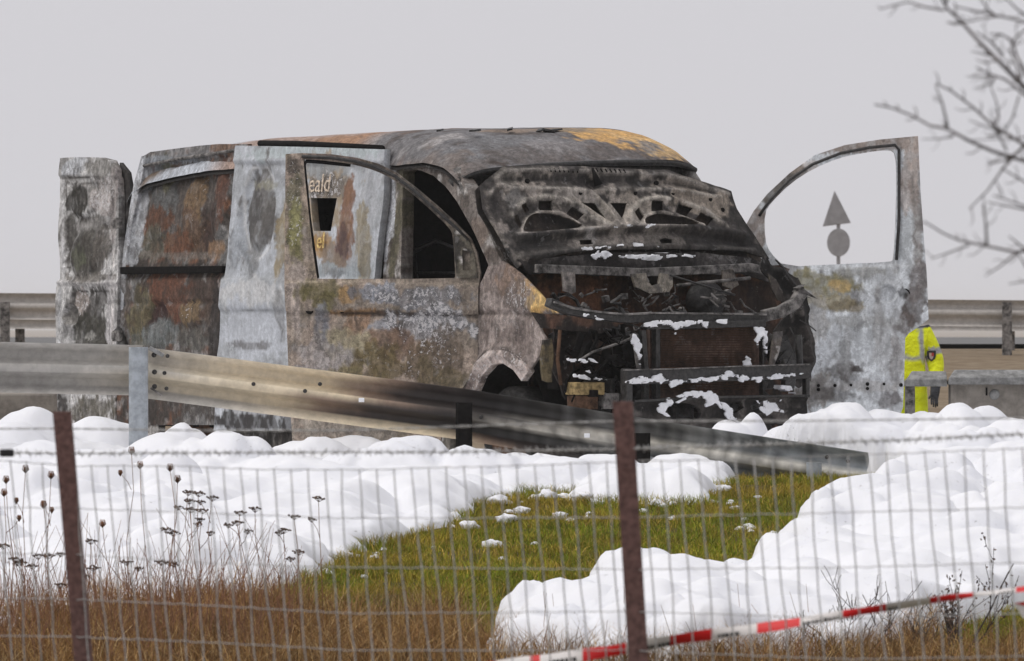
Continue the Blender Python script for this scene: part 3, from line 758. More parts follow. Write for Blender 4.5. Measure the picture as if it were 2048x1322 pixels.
# the rear of the roof weathers paler, with rust along the shoulder
rear = sst(-2.7, -3.1, X)[:, None]; f_ = fbm(X * 3.2, Yv * 5, seed=41, oct=5)
cR = np.array(S(152, 156, 162)) * (1 - sst(.45, .6, f_))[:, None] + np.array(S(96, 84, 74)) * sst(.45, .6, f_)[:, None]
mid = (sst(-4.9, -4.5, X) * sst(-2.5, -3.0, X))[:, None]; cR = cR * (1 - mid * .75) + np.array(S(128, 98, 76)) * (.6 + .8 * f_[:, None]) * mid * .75
rc[:, :3] = rc[:, :3] * (1 - rear) + cR * rear
V = np.column_stack([X, Yv, Zv]); nx = len(yr); i = (np.arange(nx - 1)[None, :] + nx * np.arange(len(xr) - 1)[:, None]).ravel()
Fq = np.column_stack([i, i + nx, i + nx + 1, i + 1]); n_ = len(V)
V2 = V - np.array([0, 0, .03]); V = np.concatenate([V, V2]); Fq = np.concatenate([Fq, Fq[:, ::-1] + n_]); rc2 = rc.copy(); rc2[:, :3] = np.array(BLACK); rc2[:, 3] = 0
rme = raw_mesh('roof', V, Fq, True, np.concatenate([rc, rc2])); ga = rme.attributes.new('Grain', 'FLOAT', 'POINT'); ga.data.foreach_set('value', np.full(len(V), .65, np.float32))
obj('roof', rme, M['burnt'], van)
roof = van.children[-1]
# header rail over the windscreen, roof debris, gutter
hp = [(-1.46 - .14 * s * s - .015, .99 + s * .92, 2.115 - .05 * abs(s) ** 9 - .022 * s * s + .042 * s) for s in np.linspace(-1, 1, 25)]
ptube('windscreen_header', hp, .022, van, 'char')
hp2 = [(x - .10, y, z - .035) for x, y, z in hp]; ptube('header_lining', hp2, .045, van, 'char')
for (px, py, l, a) in [(1105, 268, .12, .1), (1098, 271, .08, -.2), (1020, 264, .06, .3), (880, 262, .05, .2), (1080, 270, .05, .6), (950, 268, .07, .1)]:
    u, v = ROOFPL.uv(px, py + 3); p = ROOFPL.p3(np.array([u]), np.array([v]))[0]; zz = float(np.interp(p[0], ZX, ZZ)) - .02 * ((p[1] - .98) / .875) ** 2
    MB().box((p[0], p[1], zz + .012), (l * .6, l, .012), Matrix.Rotation(a, 3, 'X') @ Matrix.Rotation(a * 3, 3, 'Z')).build('debris', M['char'], roof)
ptube('roof_gutter', [SIDE.pt(px, py, .015) for px, py in [(292, 332), (360, 318), (440, 306), (478, 300)]], .012, van, 'ashgrey')
ptube('slide_rail', [SIDE.pt(px, py, .02) for px, py in [(525, 287), (600, 288), (700, 293), (770, 297)]], .022, van, 'soot')

# --- rear quarter panel with its pressed blank window
panel('rear_side_panel', SIDE, [(288, 312), (300, 304), (345, 298), (400, 291), (440, 288), (498, 288), (490, 430), (475, 545), (465, 700), (460, 850), (232, 850), (232, 700), (238, 620), (246, 540), (258, 450), (270, 370)],
 step=.016, thick=.03, rel=[('box', 354, 430, 84, 98, -.022), ('ell', 318, 420, 24, 62, .02), ('ell', 385, 425, 24, 70, .024), ('ell', 440, 410, 20, 70, .022), ('line', [(287, 334), (380, 322), (475, 312)], .012, -.012), ('line', [(275, 345), (266, 430), (256, 540)], .014, .014), ('shelf', (240, 556), (470, 552), .012, .018), ('line', [(250, 608), (460, 604)], .012, -.014), ('ell', 318, 630, 22, 24, -.03), ('ell', 388, 625, 26, 30, .02), ('dent', .014, 4, 3)],
 spec={'base': S(112, 110, 108), 'gain': .66, 'fleck': .12, 'layers': [(5, DBROWN, .45, .60, .9), (8, RUST, .52, .64, .7), (14, PALE, .62, .70, .5)],
 'blobs': [(352, 425, 95, 105, S(88, 80, 74), .95), (305, 350, 40, 22, S(128, 134, 140), .8), (322, 385, 24, 60, S(96, 98, 98), .8), (330, 350, 14, 40, S(92, 88, 58), .7), (312, 445, 30, 26, S(98, 66, 48), 1., .35), (300, 495, 40, 30, S(92, 90, 76), .8), (386, 400, 18, 55, S(142, 112, 76), .95, .55), (382, 470, 26, 46, S(128, 98, 74), .9, .5), (345, 492, 30, 30, S(112, 72, 48), .9, .3), (415, 470, 16, 60, S(62, 46, 40), .9), (446, 380, 14, 70, S(124, 82, 62), .95, .5), (430, 500, 22, 20, S(140, 108, 76), .8), (355, 512, 100, 8, S(148, 138, 128), .6, .6), (330, 320, 70, 8, S(150, 156, 164), .9), (400, 300, 100, 16, S(136, 134, 134), .9, .2), (455, 292, 30, 16, S(128, 96, 72), .8), (272, 430, 13, 130, S(164, 166, 170), .95), (248, 600, 10, 90, S(168, 166, 166), .9, .5), (350, 540, 105, 11, S(44, 40, 38), 1.), (350, 630, 100, 75, S(78, 66, 56), .9), (345, 600, 55, 45, S(104, 64, 44), .9, .3), (400, 590, 40, 30, S(72, 58, 50), .9), (285, 640, 20, 60, S(104, 96, 66), .8), (318, 628, 22, 18, S(64, 44, 42), .9), (388, 625, 22, 22, S(150, 122, 82), .9, .6), (330, 665, 40, 25, S(112, 118, 118), .8), (395, 680, 50, 20, S(92, 90, 84), .8), (300, 690, 40, 20, S(104, 108, 106), .7), (440, 640, 14, 90, S(50, 44, 42), .9), (350, 800, 120, 45, S(70, 62, 56), .9)]}, parent=van, seed=12)
sidep = van.children[-1]
MB().box(SIDE.pt(352, 540, .03), (1.38, .035, .05)).build('slide_track', M['soot'], van, bevel=.006)
panel('rear_corner', SIDE, [(286, 312), (292, 330), (277, 400), (266, 450), (256, 540), (248, 640), (236, 642), (234, 600), (246, 530), (257, 450), (270, 370)], step=.016, thick=.09, h0=.012, spec={'base': S(166, 168, 172), 'layers': [(9, S(100, 96, 94), .56, .66, .8), (5, S(128, 126, 124), .5, .62, .6)]}, parent=van, seed=14)
ptube('rear_lamp_stub', [SIDE.pt(248, 660, .05), SIDE.pt(262, 700, .05), SIDE.pt(275, 705, .06)], [.03, .035, .02], van, 'char')

# --- sliding door, run back a little, paint burnt off, half a word still readable on it
sl = panel('sliding_door', SLIDE, [(470, 291), (620, 294), (769, 299), (764, 400), (752, 490), (744, 560), (738, 640), (728, 860), (424, 862), (428, 760), (436, 660), (446, 545), (456, 440), (464, 350)],
 holes=[[(619, 396), (671, 396), (659, 462), (626, 462)]], step=.016, thick=.05,
 rel=[('shelf', (468, 326), (769, 328), .010, -.014), ('line', [(468, 320), (769, 322)], .008, .01), ('ell', 512, 425, 36, 92, -.03), ('ell', 512, 425, 24, 70, .018), ('line', [(548, 340), (552, 420), (548, 500)], .02, .016), ('shelf', (440, 556), (740, 560), .012, .022), ('shelf', (434, 618), (740, 622), .02, -.018), ('line', [(740, 340), (728, 420), (716, 540)], .03, .02), ('dent', .012, 4, 8)],
 spec={'base': S(186, 190, 196), 'grain': .36, 'gain': .66, 'layers': [(4, S(162, 165, 168), .46, .6, .8), (10, S(120, 118, 116), .60, .70, .4)],
 'blobs': [(610, 305, 150, 14, S(178, 188, 190), 1.), (512, 420, 40, 95, S(112, 109, 106), .95), (500, 410, 18, 70, S(78, 75, 73), .85), (524, 455, 14, 40, S(90, 86, 82), .8), (520, 370, 30, 10, S(150, 146, 122), .6), (470, 500, 16, 40, S(120, 122, 124), .7), (505, 520, 12, 40, S(120, 120, 120), .8), (478, 470, 14, 80, S(178, 184, 192), .7), (490, 585, 75, 30, S(204, 210, 216), 1.), (510, 660, 80, 60, S(186, 190, 198), .95), (560, 640, 10, 60, S(130, 128, 126), .7), (560, 470, 12, 70, S(148, 128, 84), .8), (650, 400, 50, 90, S(160, 142, 116), .95, .2), (645, 372, 40, 26, S(132, 122, 112), .9, .75), (640, 335, 50, 24, S(150, 152, 152), .9), (690, 430, 16, 90, S(132, 92, 66), .9), (680, 500, 10, 50, S(92, 72, 70), .9), (640, 490, 26, 26, S(168, 128, 66), .95), (660, 520, 30, 30, S(140, 122, 104), .9, .3), (690, 540, 60, 18, S(150, 158, 162), .95), (668, 545, 24, 10, S(112, 116, 120), .7), (735, 400, 20, 90, S(176, 178, 182), .95), (722, 480, 14, 60, S(150, 138, 112), .9), (730, 530, 10, 40, S(128, 118, 96), .8), (495, 690, 40, 8, S(90, 84, 80), .7), (500, 812, 90, 12, S(176, 176, 178), .9), (500, 842, 90, 20, S(52, 48, 46), .95, .3)], 'lines': [([(500, 336), (482, 380), (480, 450), (492, 500), (512, 518), (534, 500), (544, 440), (542, 370), (526, 336), (500, 336)], .012, S(206, 210, 214), .8), ([(508, 350), (494, 400), (494, 460), (510, 500)], .012, S(84, 82, 80), .8), ([(530, 350), (536, 420), (530, 490)], .010, S(90, 88, 86), .7), ([(462, 470), (480, 500), (505, 540)], .02, S(118, 122, 126), .9), ([(552, 640), (562, 660), (556, 690)], .008, S(90, 88, 88), .9), ([(440, 620), (570, 623)], .010, S(130, 132, 134), .9), ([(444, 556), (570, 557)], .008, S(120, 122, 124), .7)]}, parent=van, seed=20)
def lettering(txt, pl, px, py, size, col, parent, h=.004, shear=0.):
    cu = bpy.data.curves.new('lettering', 'FONT'); cu.body = txt; cu.size = size; cu.extrude = .0015; cu.resolution_u = 3; cu.shear = shear
    to = bpy.data.objects.new('tmp', cu); COL.objects.link(to)
    me = bpy.data.meshes.new_from_object(to.evaluated_get(bpy.context.evaluated_depsgraph_get())); bpy.data.objects.remove(to)
    u0, v0 = pl.uv(px, py); co = np.array([v_.co[:] for v_ in me.vertices])
    P = pl.p3(u0 + co[:, 0], v0 + co[:, 1], h + co[:, 2])
    for v_, p in zip(me.vertices, P): v_.co = p
    return obj('lettering', me, plain('lettering_' + txt, col, .9, 0, .5, 60, 0), parent)
lettering('eald', SLIDE, 617, 384, .17, S(168, 154, 138), sl)
lettering('el', SLIDE, 633, 496, .15, S(190, 154, 98), sl)

# --- cab side frame (B pillar, door opening, A pillar)
panel('cab_frame', SIDE, [(772, 312), (800, 316), (850, 322), (890, 330), (915, 344), (940, 384), (965, 435), (988, 490), (1006, 528), (978, 532), (960, 490), (940, 450), (915, 405), (890, 372), (868, 352), (845, 342), (815, 336), (806, 345), (804, 450), (802, 560), (800, 860), (762, 860), (766, 560), (772, 420)],
 step=.014, thick=.09, rel=[('dent', .006, 6, 2), ('line', [(790, 340), (786, 560)], .012, -.012)],
 spec={'base': S(112, 104, 98), 'layers': [(6, S(74, 66, 60), .48, .6, .8), (12, PALE, .6, .68, .6)], 'blobs': [(778, 430, 9, 130, S(186, 188, 192), 1.), (794, 450, 8, 120, S(112, 106, 84), .9, .5), (850, 325, 50, 14, S(120, 110, 104), .8, .4), (960, 470, 18, 40, S(116, 102, 92), .9), (985, 510, 14, 20, S(70, 60, 54), .9)]}, parent=van, seed=25)
ptube('front_pillar', [(-1.70, .11, 2.06), (-1.56, .10, 1.93), (-1.38, .09, 1.72), (-1.20, .08, 1.50), (-1.14, .08, 1.42)], [.042, .045, .048, .05, .05], van, 'ashgrey', 12)
ptube('front_pillar', [(-1.68, 1.87, 2.11), (-1.55, 1.88, 1.98), (-1.38, 1.89, 1.76), (-1.20, 1.90, 1.50), (-1.14, 1.90, 1.42)], [.042, .045, .048, .05, .05], van, 'ashgrey', 12)
# cab interior: seat frames, dash beam, steering wheel
for y in (.45, 1.5):
    mb = MB()
    for s in (-.22, .22):
        mb.tube([(-2.1, y + s, .5), (-2.15, y + s, .85), (-2.35, y + s, 1.15), (-2.48, y + s * .85, 1.55)], .018)
    mb.tube([(-2.48, y - .19, 1.55), (-2.5, y, 1.62), (-2.48, y + .19, 1.55)], .018)
    for k in range(4): mb.tube([(-2.2 - .07 * k, y - .21, .9 + .17 * k), (-2.2 - .07 * k, y + .21, .9 + .17 * k)], .008)
    mb.box((-1.95, y, .86), (.45, .46, .05)); mb.build('seat_frame', M['char'], van, True)
ptube('dash_beam', [(-1.35, .15, 1.15), (-1.32, .98, 1.18), (-1.35, 1.8, 1.15)], .04, van, 'char')
th = np.linspace(0, 2 * math.pi, 33)
ptube('steering_wheel', [(-1.62 + .06 * math.sin(a), 1.45 + .19 * math.cos(a), 1.2 + .16 * math.sin(a)) for a in th], .014, van, 'char')

# --- front right wing with its wide arch lip
panel('front_wing', SIDE, [(978, 528), (1006, 522), (1040, 548), (1078, 586), (1114, 628), (1100, 634), (1068, 630), (1084, 668), (1096, 686), (1082, 704), (1058, 742), (1046, 722), (1020, 706), (996, 703), (972, 714), (950, 740), (934, 776), (922, 800), (926, 772), (940, 752), (952, 735), (956, 640), (954, 578), (966, 556)],
 step=.012, thick=.02, rel=[('line', [(950, 626), (1110, 630)], .016, -.016), ('line', [(930, 790), (944, 748), (972, 708), (998, 698), (1024, 702), (1050, 722)], .03, .03), ('dent', .006, 5, 6)],
 spec={'base': S(138, 126, 120), 'fleck': .5, 'layers': [(10, S(106, 94, 88), .45, .6, .8), (20, S(90, 78, 72), .56, .66, .6, (1.5, .4))],
 'blobs': [(1080, 600, 34, 26, S(196, 160, 90), 1., .3), (1050, 572, 22, 18, S(160, 126, 78), .8), (1020, 560, 30, 30, S(122, 100, 84), .8, .3), (1040, 590, 30, 34, S(120, 108, 102), .7, .7), (1040, 665, 10, 26, S(84, 74, 70), .8), (1000, 720, 50, 20, S(150, 138, 132), .8, .55), (1080, 620, 20, 8, S(170, 130, 60), .8), (960, 660, 8, 60, S(110, 100, 94), .7)], 'lines': [([(934, 776), (950, 738), (974, 706), (998, 694), (1026, 700), (1054, 724)], .012, S(70, 62, 58), .9), ([(936, 792), (952, 752), (974, 722), (998, 710), (1022, 714), (1046, 732)], .02, S(172, 160, 152), .9), ([(952, 626), (1070, 630), (1110, 630)], .012, S(64, 55, 50), .8)]}, parent=van, seed=30)
panel('arch_lip', SIDE, [(921, 806), (935, 764), (958, 724), (982, 702), (1002, 694), (1026, 699), (1050, 718), (1064, 742), (1050, 762), (1034, 740), (1012, 726), (990, 730), (970, 752), (956, 784), (950, 806)], step=.011, thick=.05, h0=.028, rel=[('line', [(934, 800), (946, 764), (966, 730), (988, 712), (1004, 708), (1026, 714), (1048, 736)], .022, .022)], spec={'base': S(168, 154, 147), 'fleck': .62, 'gain': .8, 'layers': [(14, S(96, 84, 78), .5, .62, .8)]}, parent=van, seed=31)
# arch liner: dark cave behind the lip
mb = MB()
for k in range(25):
    a = math.pi * (k / 24) * 1.0
    for y in (.06, .62): mb.V.append((-1.02 + .47 * math.cos(a), y, .36 + .50 * math.sin(a)))
mb.F = [(2 * k, 2 * k + 1, 2 * k + 3, 2 * k + 2) for k in range(24)]
mb.build('wheel_house', M['soot'], van, True)
MB().box((-1.02, .62, .62), (.95, .02, .6)).build('wheel_house_wall', M['soot'], van)
panel('wing_flange', front(-.35), [(1088, 680), (1104, 676), (1108, 720), (1104, 764), (1086, 762), (1082, 720)], step=.012, thick=.02, jit=.01, spec={'base': S(96, 84, 58), 'layers': [(12, SOOT, .48, .6, .9)]}, parent=van, seed=33)

# --- wheels (tyres burnt down)
def wheel(x, y, s, r=.325):
    wh = empty('wheel', (x, y, r + .03), 0, van)
    MB().lathe((0, 0, 0), (0, s, 0), [(.215, .10), (.235, .115), (r - .03, .105), (r, .07), (r, -.07), (r - .03, -.105), (.22, -.11)], 32).build('tyre', M['tyre'], wh, True)
    MB().lathe((0, 0, 0), (0, s, 0), [(0, .055), (.06, .06), (.075, .045), (.14, .03), (.17, .06), (.205, .07), (.22, .10), (.225, .10), (.218, .05), (.2, -.1)], 32).build('rim', M['rust'], wh, True)
wheel(-1.02, .17, -1); wheel(-4.86, .13, -1); wheel(-1.02, 1.80, 1); wheel(-4.86, 1.84, 1)
# sill between the axles
panel('sill', SIDE, [(430, 800), (760, 810), (900, 820), (890, 905), (430, 900)], step=.02, thick=.06, h0=-.03, rel=[('line', [(430, 822), (900, 845)], .03, .02)], spec={'base': S(124, 118, 108), 'layers': [(6, SOOT, .45, .58, .9), (12, PALE, .58, .66, .8)], 'blobs': [(520, 870, 90, 26, S(44, 40, 38), .9, .4)]}, parent=van, seed=36)
panel('rear_bumper_corner', SIDE, [(236, 700), (330, 700), (332, 770), (320, 870), (240, 872)], step=.02, thick=.05, h0=.012, jit=.02, spec={'base': S(92, 84, 76), 'layers': [(7, SOOT, .48, .6, .9), (12, PALE, .6, .66, .8)]}, parent=van, seed=37)
# --- right front door, swung half open
UR = ldir((math.cos(R(8)), -math.sin(R(8)), 0))
RDOOR = Plane((-1.29, -.02, 0), UR, (0, 0, 1), lambda u, v: -.10 * np.clip((v - 1.35) / .85, 0, 2) ** 1.4)
rd = panel('front_door', RDOOR, [(571, 308), (604, 306), (660, 308), (712, 315), (755, 327), (792, 345), (830, 374), (870, 408), (910, 444), (940, 476), (954, 505), (961, 545), (957, 575), (957, 640), (955, 735), (940, 755), (915, 790), (892, 830), (878, 892), (585, 890), (580, 800), (576, 720), (572, 620), (569, 560), (570, 430)],
 holes=[[(606, 320), (608, 318), (660, 322), (708, 329), (750, 341), (786, 358), (824, 387), (866, 424), (898, 455), (906, 470), (911, 553), (908, 557), (640, 558), (632, 556)]], step=.0135, thick=.055,
 rel=[('shelf', (570, 566), (958, 570), .010, .018), ('line', [(575, 566), (955, 571)], .006, .006), ('shelf', (570, 622), (958, 629), .012, -.020), ('line', [(570, 624), (958, 631)], .010, -.014), ('ell', 652, 618, 24, 28, -.03), ('line', [(592, 570), (588, 640), (590, 890)], .014, .008), ('line', [(600, 320), (628, 558)], .010, -.012), ('box', 932, 520, 13, 40, -.012), ('box', 780, 840, 160, 20, .012), ('dent', .007, 4, 1)],
 spec={'base': S(160, 143, 128), 'grain': .8, 'gain': .72, 'fleck': .22, 'layers': [(5, S(126, 116, 104), .45, .6, .7), (9, S(112, 102, 78), .56, .68, .5)],
 'blobs': [(588, 400, 16, 90, S(128, 122, 96), .9, .65), (588, 480, 16, 60, S(118, 114, 66), .9), (590, 440, 10, 40, S(150, 146, 92), .7), (588, 330, 18, 20, S(96, 86, 78), .8, .6), (660, 314, 60, 8, S(128, 112, 104), .9, .3), (760, 338, 70, 16, S(78, 70, 65), .95), (860, 410, 60, 50, S(72, 65, 60), 1.), (930, 470, 30, 60, S(78, 70, 64), .95), (935, 540, 22, 30, S(104, 96, 84), .9, .4), (590, 590, 18, 60, S(168, 154, 144), .8), (640, 580, 42, 20, S(106, 98, 56), .95), (690, 592, 22, 22, S(150, 118, 72), .85, .35), (702, 585, 12, 16, S(96, 100, 108), .8), (750, 590, 40, 26, S(170, 176, 188), .9, .75), (850, 595, 90, 26, S(146, 146, 150), .95, .72), (650, 612, 20, 22, S(112, 104, 66), .9), (648, 650, 14, 40, S(120, 122, 128), .8), (720, 626, 50, 7, S(136, 98, 48), .95), (820, 628, 130, 6, S(72, 62, 56), .9), (770, 650, 26, 12, S(176, 182, 192), .9, .7), (870, 655, 80, 34, S(160, 162, 168), .9, .85), (806, 655, 10, 20, S(80, 74, 72), .8), (720, 650, 26, 26, S(150, 116, 86), .8), (790, 690, 70, 26, S(132, 98, 72), .7, .5), (700, 690, 60, 40, S(152, 142, 112), .8), (760, 720, 60, 40, S(126, 108, 66), .85, .55), (850, 720, 50, 40, S(122, 104, 80), .8, .7), (900, 700, 40, 50, S(128, 112, 96), .8, .6), (880, 760, 50, 40, S(96, 84, 58), .8, .4), (640, 730, 50, 50, S(152, 146, 144), .8), (690, 760, 60, 26, S(116, 104, 64), .8, .4), (720, 860, 150, 30, S(140, 132, 120), .8, .2)], 'lines': [([(575, 564), (640, 562), (955, 566)], .008, S(176, 160, 140), .7), ([(690, 625), (800, 628), (955, 631)], .010, S(58, 50, 45), .9), ([(600, 560), (596, 620), (598, 720)], .016, S(178, 164, 154), .7), ([(628, 640), (640, 700), (634, 720)], .012, S(112, 106, 102), .6), ([(956, 640), (955, 730)], .006, S(60, 52, 48), .8), ([(650, 640), (648, 690)], .014, S(120, 122, 130), .8)]}, parent=van, seed=44)
tag(rd, 'front door with speckled ash and ochre burn marks, swung half open')
for (px, py, r) in [(619, 620, 8), (684, 620, 6)]:
    p = RDOOR.pt(px, py, .004); n_ = RDOOR.N
    MB().lathe(p, n_, [(0, .001), (r / 313, .001), (r / 313 + .002, -.01)], 14).build('handle_hole', M['soot'], rd, True)
ptube('window_channel', [RDOOR.pt(px, py, -.02) for px, py in [(700, 330), (640, 324), (612, 322), (607, 330), (618, 440), (634, 556)]], .012, rd, 'soot')
ptube('window_trim', [RDOOR.pt(px, py, .004) for px, py in [(604, 313), (660, 315), (708, 322), (752, 334), (790, 352), (828, 381), (868, 416), (906, 450), (936, 480)]], .011, rd, 'char')
panel('mirror_mount', RDOOR, [(908, 455), (938, 480), (950, 508), (956, 556), (914, 556), (908, 480)], [[(925, 500), (940, 502), (942, 540), (926, 540)]], step=.012, thick=.02, h0=.012, spec={'base': S(92, 86, 74), 'layers': [(14, SOOT, .5, .6, .8), (18, PALE, .6, .66, .8)]}, parent=rd, seed=45)

# --- left front door, bent right forward; its outer skin faces the camera
UL = ldir((1, .02, 0))
LDOOR = Plane((-1.2, 1.95, 0), UL, (0, 0, 1), lambda u, v: -.08 * np.clip((v - 1.4) / .8, 0, 2) ** 1.4)
ld = panel('front_door', LDOOR, [(1494, 447), (1508, 422), (1535, 388), (1580, 346), (1630, 310), (1690, 290), (1760, 279), (1836, 272), (1841, 380), (1848, 480), (1854, 560), (1857, 638), (1840, 652), (1818, 666), (1810, 676), (1808, 760), (1806, 814), (1800, 832), (1600, 836), (1560, 800), (1545, 640), (1530, 560), (1515, 500)],
 holes=[[(1529, 425), (1545, 402), (1582, 366), (1625, 338), (1680, 315), (1735, 304), (1780, 299), (1792, 308), (1794, 360), (1792, 440), (1788, 518), (1782, 524), (1680, 528), (1570, 534), (1540, 505), (1530, 480)]], step=.014, thick=.055,
 rel=[('shelf', (1560, 540), (1850, 528), .010, .014), ('line', [(1800, 300), (1802, 420), (1796, 520)], .010, -.014), ('line', [(1830, 290), (1842, 520)], .02, .012), ('ell', 1775, 588, 17, 16, -.025), ('ring', 1775, 588, 20, 19, .01, .18), ('shelf', (1600, 763), (1808, 757), .010, -.012), ('line', [(1600, 640), (1700, 615), (1760, 600)], .02, -.008), ('dent', .008, 4, 21)],
 spec={'base': S(184, 188, 191), 'grain': .5, 'gain': 1., 'fleck': .05, 'layers': [(5, S(148, 150, 152), .48, .62, .7), (14, S(104, 102, 102), .60, .68, .6, (1, .5))],
 'blobs': [(1700, 290, 150, 18, S(124, 112, 104), .95), (1560, 370, 60, 50, S(92, 86, 80), .95), (1600, 335, 30, 16, S(150, 134, 120), .6), (1512, 455, 20, 40, S(124, 112, 104), .9), (1820, 350, 24, 90, S(146, 134, 126), .95, .15), (1835, 450, 14, 90, S(112, 106, 102), .9, .3), (1815, 480, 16, 50, S(156, 160, 162), .8), (1640, 568, 80, 24, S(118, 112, 80), .95, .2), (1690, 574, 24, 16, S(168, 140, 84), .8), (1720, 545, 60, 8, S(160, 160, 156), .8, .5), (1660, 605, 60, 16, S(140, 130, 100), .8), (1690, 612, 36, 12, S(112, 100, 74), .7), (1810, 586, 13, 11, S(44, 42, 42), 1.), (1835, 610, 26, 40, S(78, 70, 66), .95, .3), (1840, 560, 20, 40, S(104, 98, 96), .9), (1815, 640, 26, 20, S(92, 84, 80), .8), (1640, 680, 40, 60, S(186, 190, 194), .8), (1740, 680, 60, 50, S(166, 170, 173), .8), (1770, 700, 30, 60, S(150, 150, 150), .6), (1680, 745, 24, 20, S(70, 64, 60), .85), (1710, 740, 14, 8, S(64, 58, 56), .9), (1640, 780, 50, 30, S(116, 110, 104), .85, .2), (1720, 640, 90, 12, S(140, 140, 138), .6), (1625, 640, 30, 60, S(150, 146, 140), .6), (1690, 700, 12, 60, S(132, 132, 132), .7), (1755, 640, 10, 50, S(126, 124, 122), .7), (1790, 720, 12, 60, S(120, 116, 114), .8), (1660, 790, 60, 16, S(74, 70, 68), .7), (1770, 795, 26, 18, S(96, 92, 92), .85), (1720, 770, 80, 10, S(152, 150, 148), .7)]}, parent=van, seed=50)
tag(ld, 'front door with pale ash skin, bent right forward and open')
for (px, py, r, nm) in [(1747, 588, 5, 'handle_hole'), (1637, 779, 3.5, 'fixing_hole'), (1637, 771, 3, 'fixing_hole'), (1735, 768, 3.5, 'fixing_hole'), (1735, 777, 3, 'fixing_hole'), (1702, 770, 2.5, 'fixing_hole'), (1768, 768, 2.5, 'fixing_hole'), (1670, 771, 3, 'fixing_hole'), (1802, 770, 3.5, 'fixing_hole'), (1810, 587, 10, 'lock_hole')]:
    p = LDOOR.pt(px, py, .012 if py < 700 else .004)
    MB().lathe(p, LDOOR.N, [(0, .003), (r / 306, .003), (r / 306 + .002, -.01)], 12).build(nm, M['soot'], ld, True)
ptube('window_trim', [LDOOR.pt(px, py, .004) for px, py in [(1518, 432), (1540, 400), (1580, 358), (1626, 328), (1682, 306), (1738, 295), (1790, 290), (1798, 300), (1798, 440), (1793, 520)]], .010, ld, 'char')

# --- right rear door, opened straight back
RREAR = Plane((-5.9, -.05, 0), (1, 0, 0), (0, 0, 1), lambda u, v: sfac(v) * .8)
rr = panel('rear_door', RREAR, [(120, 316), (150, 314), (198, 315), (222, 321), (231, 340), (234, 400), (234, 500), (232, 600), (229, 700), (226, 850), (111, 850), (110, 760), (108, 660), (107, 600), (109, 572), (116, 556), (116, 520), (113, 480), (113, 450), (116, 410), (117, 360), (117, 345)],
 step=.014, thick=.05, rel=[('shelf', (110, 353), (234, 355), .010, -.014), ('box', 175, 460, 46, 94, -.03), ('ell', 160, 400, 26, 34, .026), ('ell', 160, 510, 28, 44, .026), ('ell', 205, 400, 14, 50, .022), ('ell', 200, 520, 14, 40, .02), ('line', [(108, 564), (232, 566)], .012, .018), ('box', 175, 640, 40, 62, -.024), ('ell', 137, 630, 12, 20, -.028), ('ring', 137, 630, 14, 23, .012, .2), ('ell', 180, 700, 28, 20, .02), ('dent', .005, 4, 51)],
 spec={'base': S(174, 172, 170), 'grain': .8, 'gain': .84, 'fleck': .25, 'layers': [(6, S(124, 122, 120), .5, .62, .8), (14, S(84, 80, 76), .6, .68, .7)],
 'blobs': [(150, 335, 30, 18, S(170, 172, 176), .9), (200, 335, 28, 18, S(150, 146, 140), .9, .5), (170, 390, 40, 26, S(110, 106, 102), .9, .3), (152, 400, 20, 28, S(46, 43, 38), .95), (200, 390, 26, 34, S(188, 178, 172), .9, .8), (205, 415, 20, 20, S(196, 184, 178), .8, .8), (160, 480, 36, 50, S(70, 66, 60), .9, .3), (180, 450, 40, 12, S(156, 152, 148), .8, .6), (170, 510, 44, 40, S(66, 62, 56), .9, .4), (156, 510, 18, 20, S(78, 80, 62), .8), (196, 500, 16, 40, S(84, 78, 72), .8), (175, 555, 50, 10, S(132, 126, 118), .8, .5), (170, 620, 36, 60, S(58, 54, 50), .95), (158, 600, 16, 28, S(186, 172, 162), .85, .8), (137, 628, 12, 20, S(112, 108, 102), .9), (175, 670, 40, 34, S(56, 54, 46), .9), (172, 672, 10, 10, S(150, 148, 142), .8), (215, 620, 14, 80, S(168, 164, 164), .9, .4), (222, 420, 8, 80, S(176, 166, 162), .9, .5), (180, 820, 50, 30, S(92, 84, 66), .8, .5), (120, 820, 10, 30, S(52, 48, 46), .9)], 'lines': [([(124, 360), (122, 540)], .022, S(196, 194, 194), .9), ([(222, 360), (224, 540), (222, 700)], .018, S(190, 184, 180), .9), ([(118, 354), (230, 356)], .010, S(84, 80, 76), .9), ([(130, 366), (218, 366), (220, 550), (132, 552), (130, 366)], .009, S(58, 54, 50), .8), ([(110, 566), (230, 568)], .012, S(176, 172, 170), .9), ([(140, 582), (214, 582), (212, 700)], .008, S(50, 46, 43), .8), ([(116, 580), (114, 700)], .018, S(186, 186, 188), .9)]}, parent=van, seed=60)
tag(rr, 'rear door with peeling white and black panels, opened straight back')
panel('inner_panel', RREAR, [(222, 325), (238, 345), (244, 380), (246, 500), (243, 620), (240, 720), (236, 845), (220, 845)], step=.03, thick=.03, h0=-.07, spec={'base': SOOT, 'layers': [(8, DGREY, .5, .6, .6)]}, parent=rr, seed=61)
MB().lathe(RREAR.pt(119, 632, -.02), RREAR.N, [(0, .001), (.012, .001), (.015, -.01)], 12).build('lock_hole', M['soot'], rr, True)
for py in (446, 672):
    p = RREAR.pt(240, py, .02)
    mb = MB(); mb.box(p, (.10, .03, .075)); mb.box(p + Vector((-.02, -.02, .0)), (.03, .02, .05)); mb.build('hinge', M['ashgrey'], rr, bevel=.005)

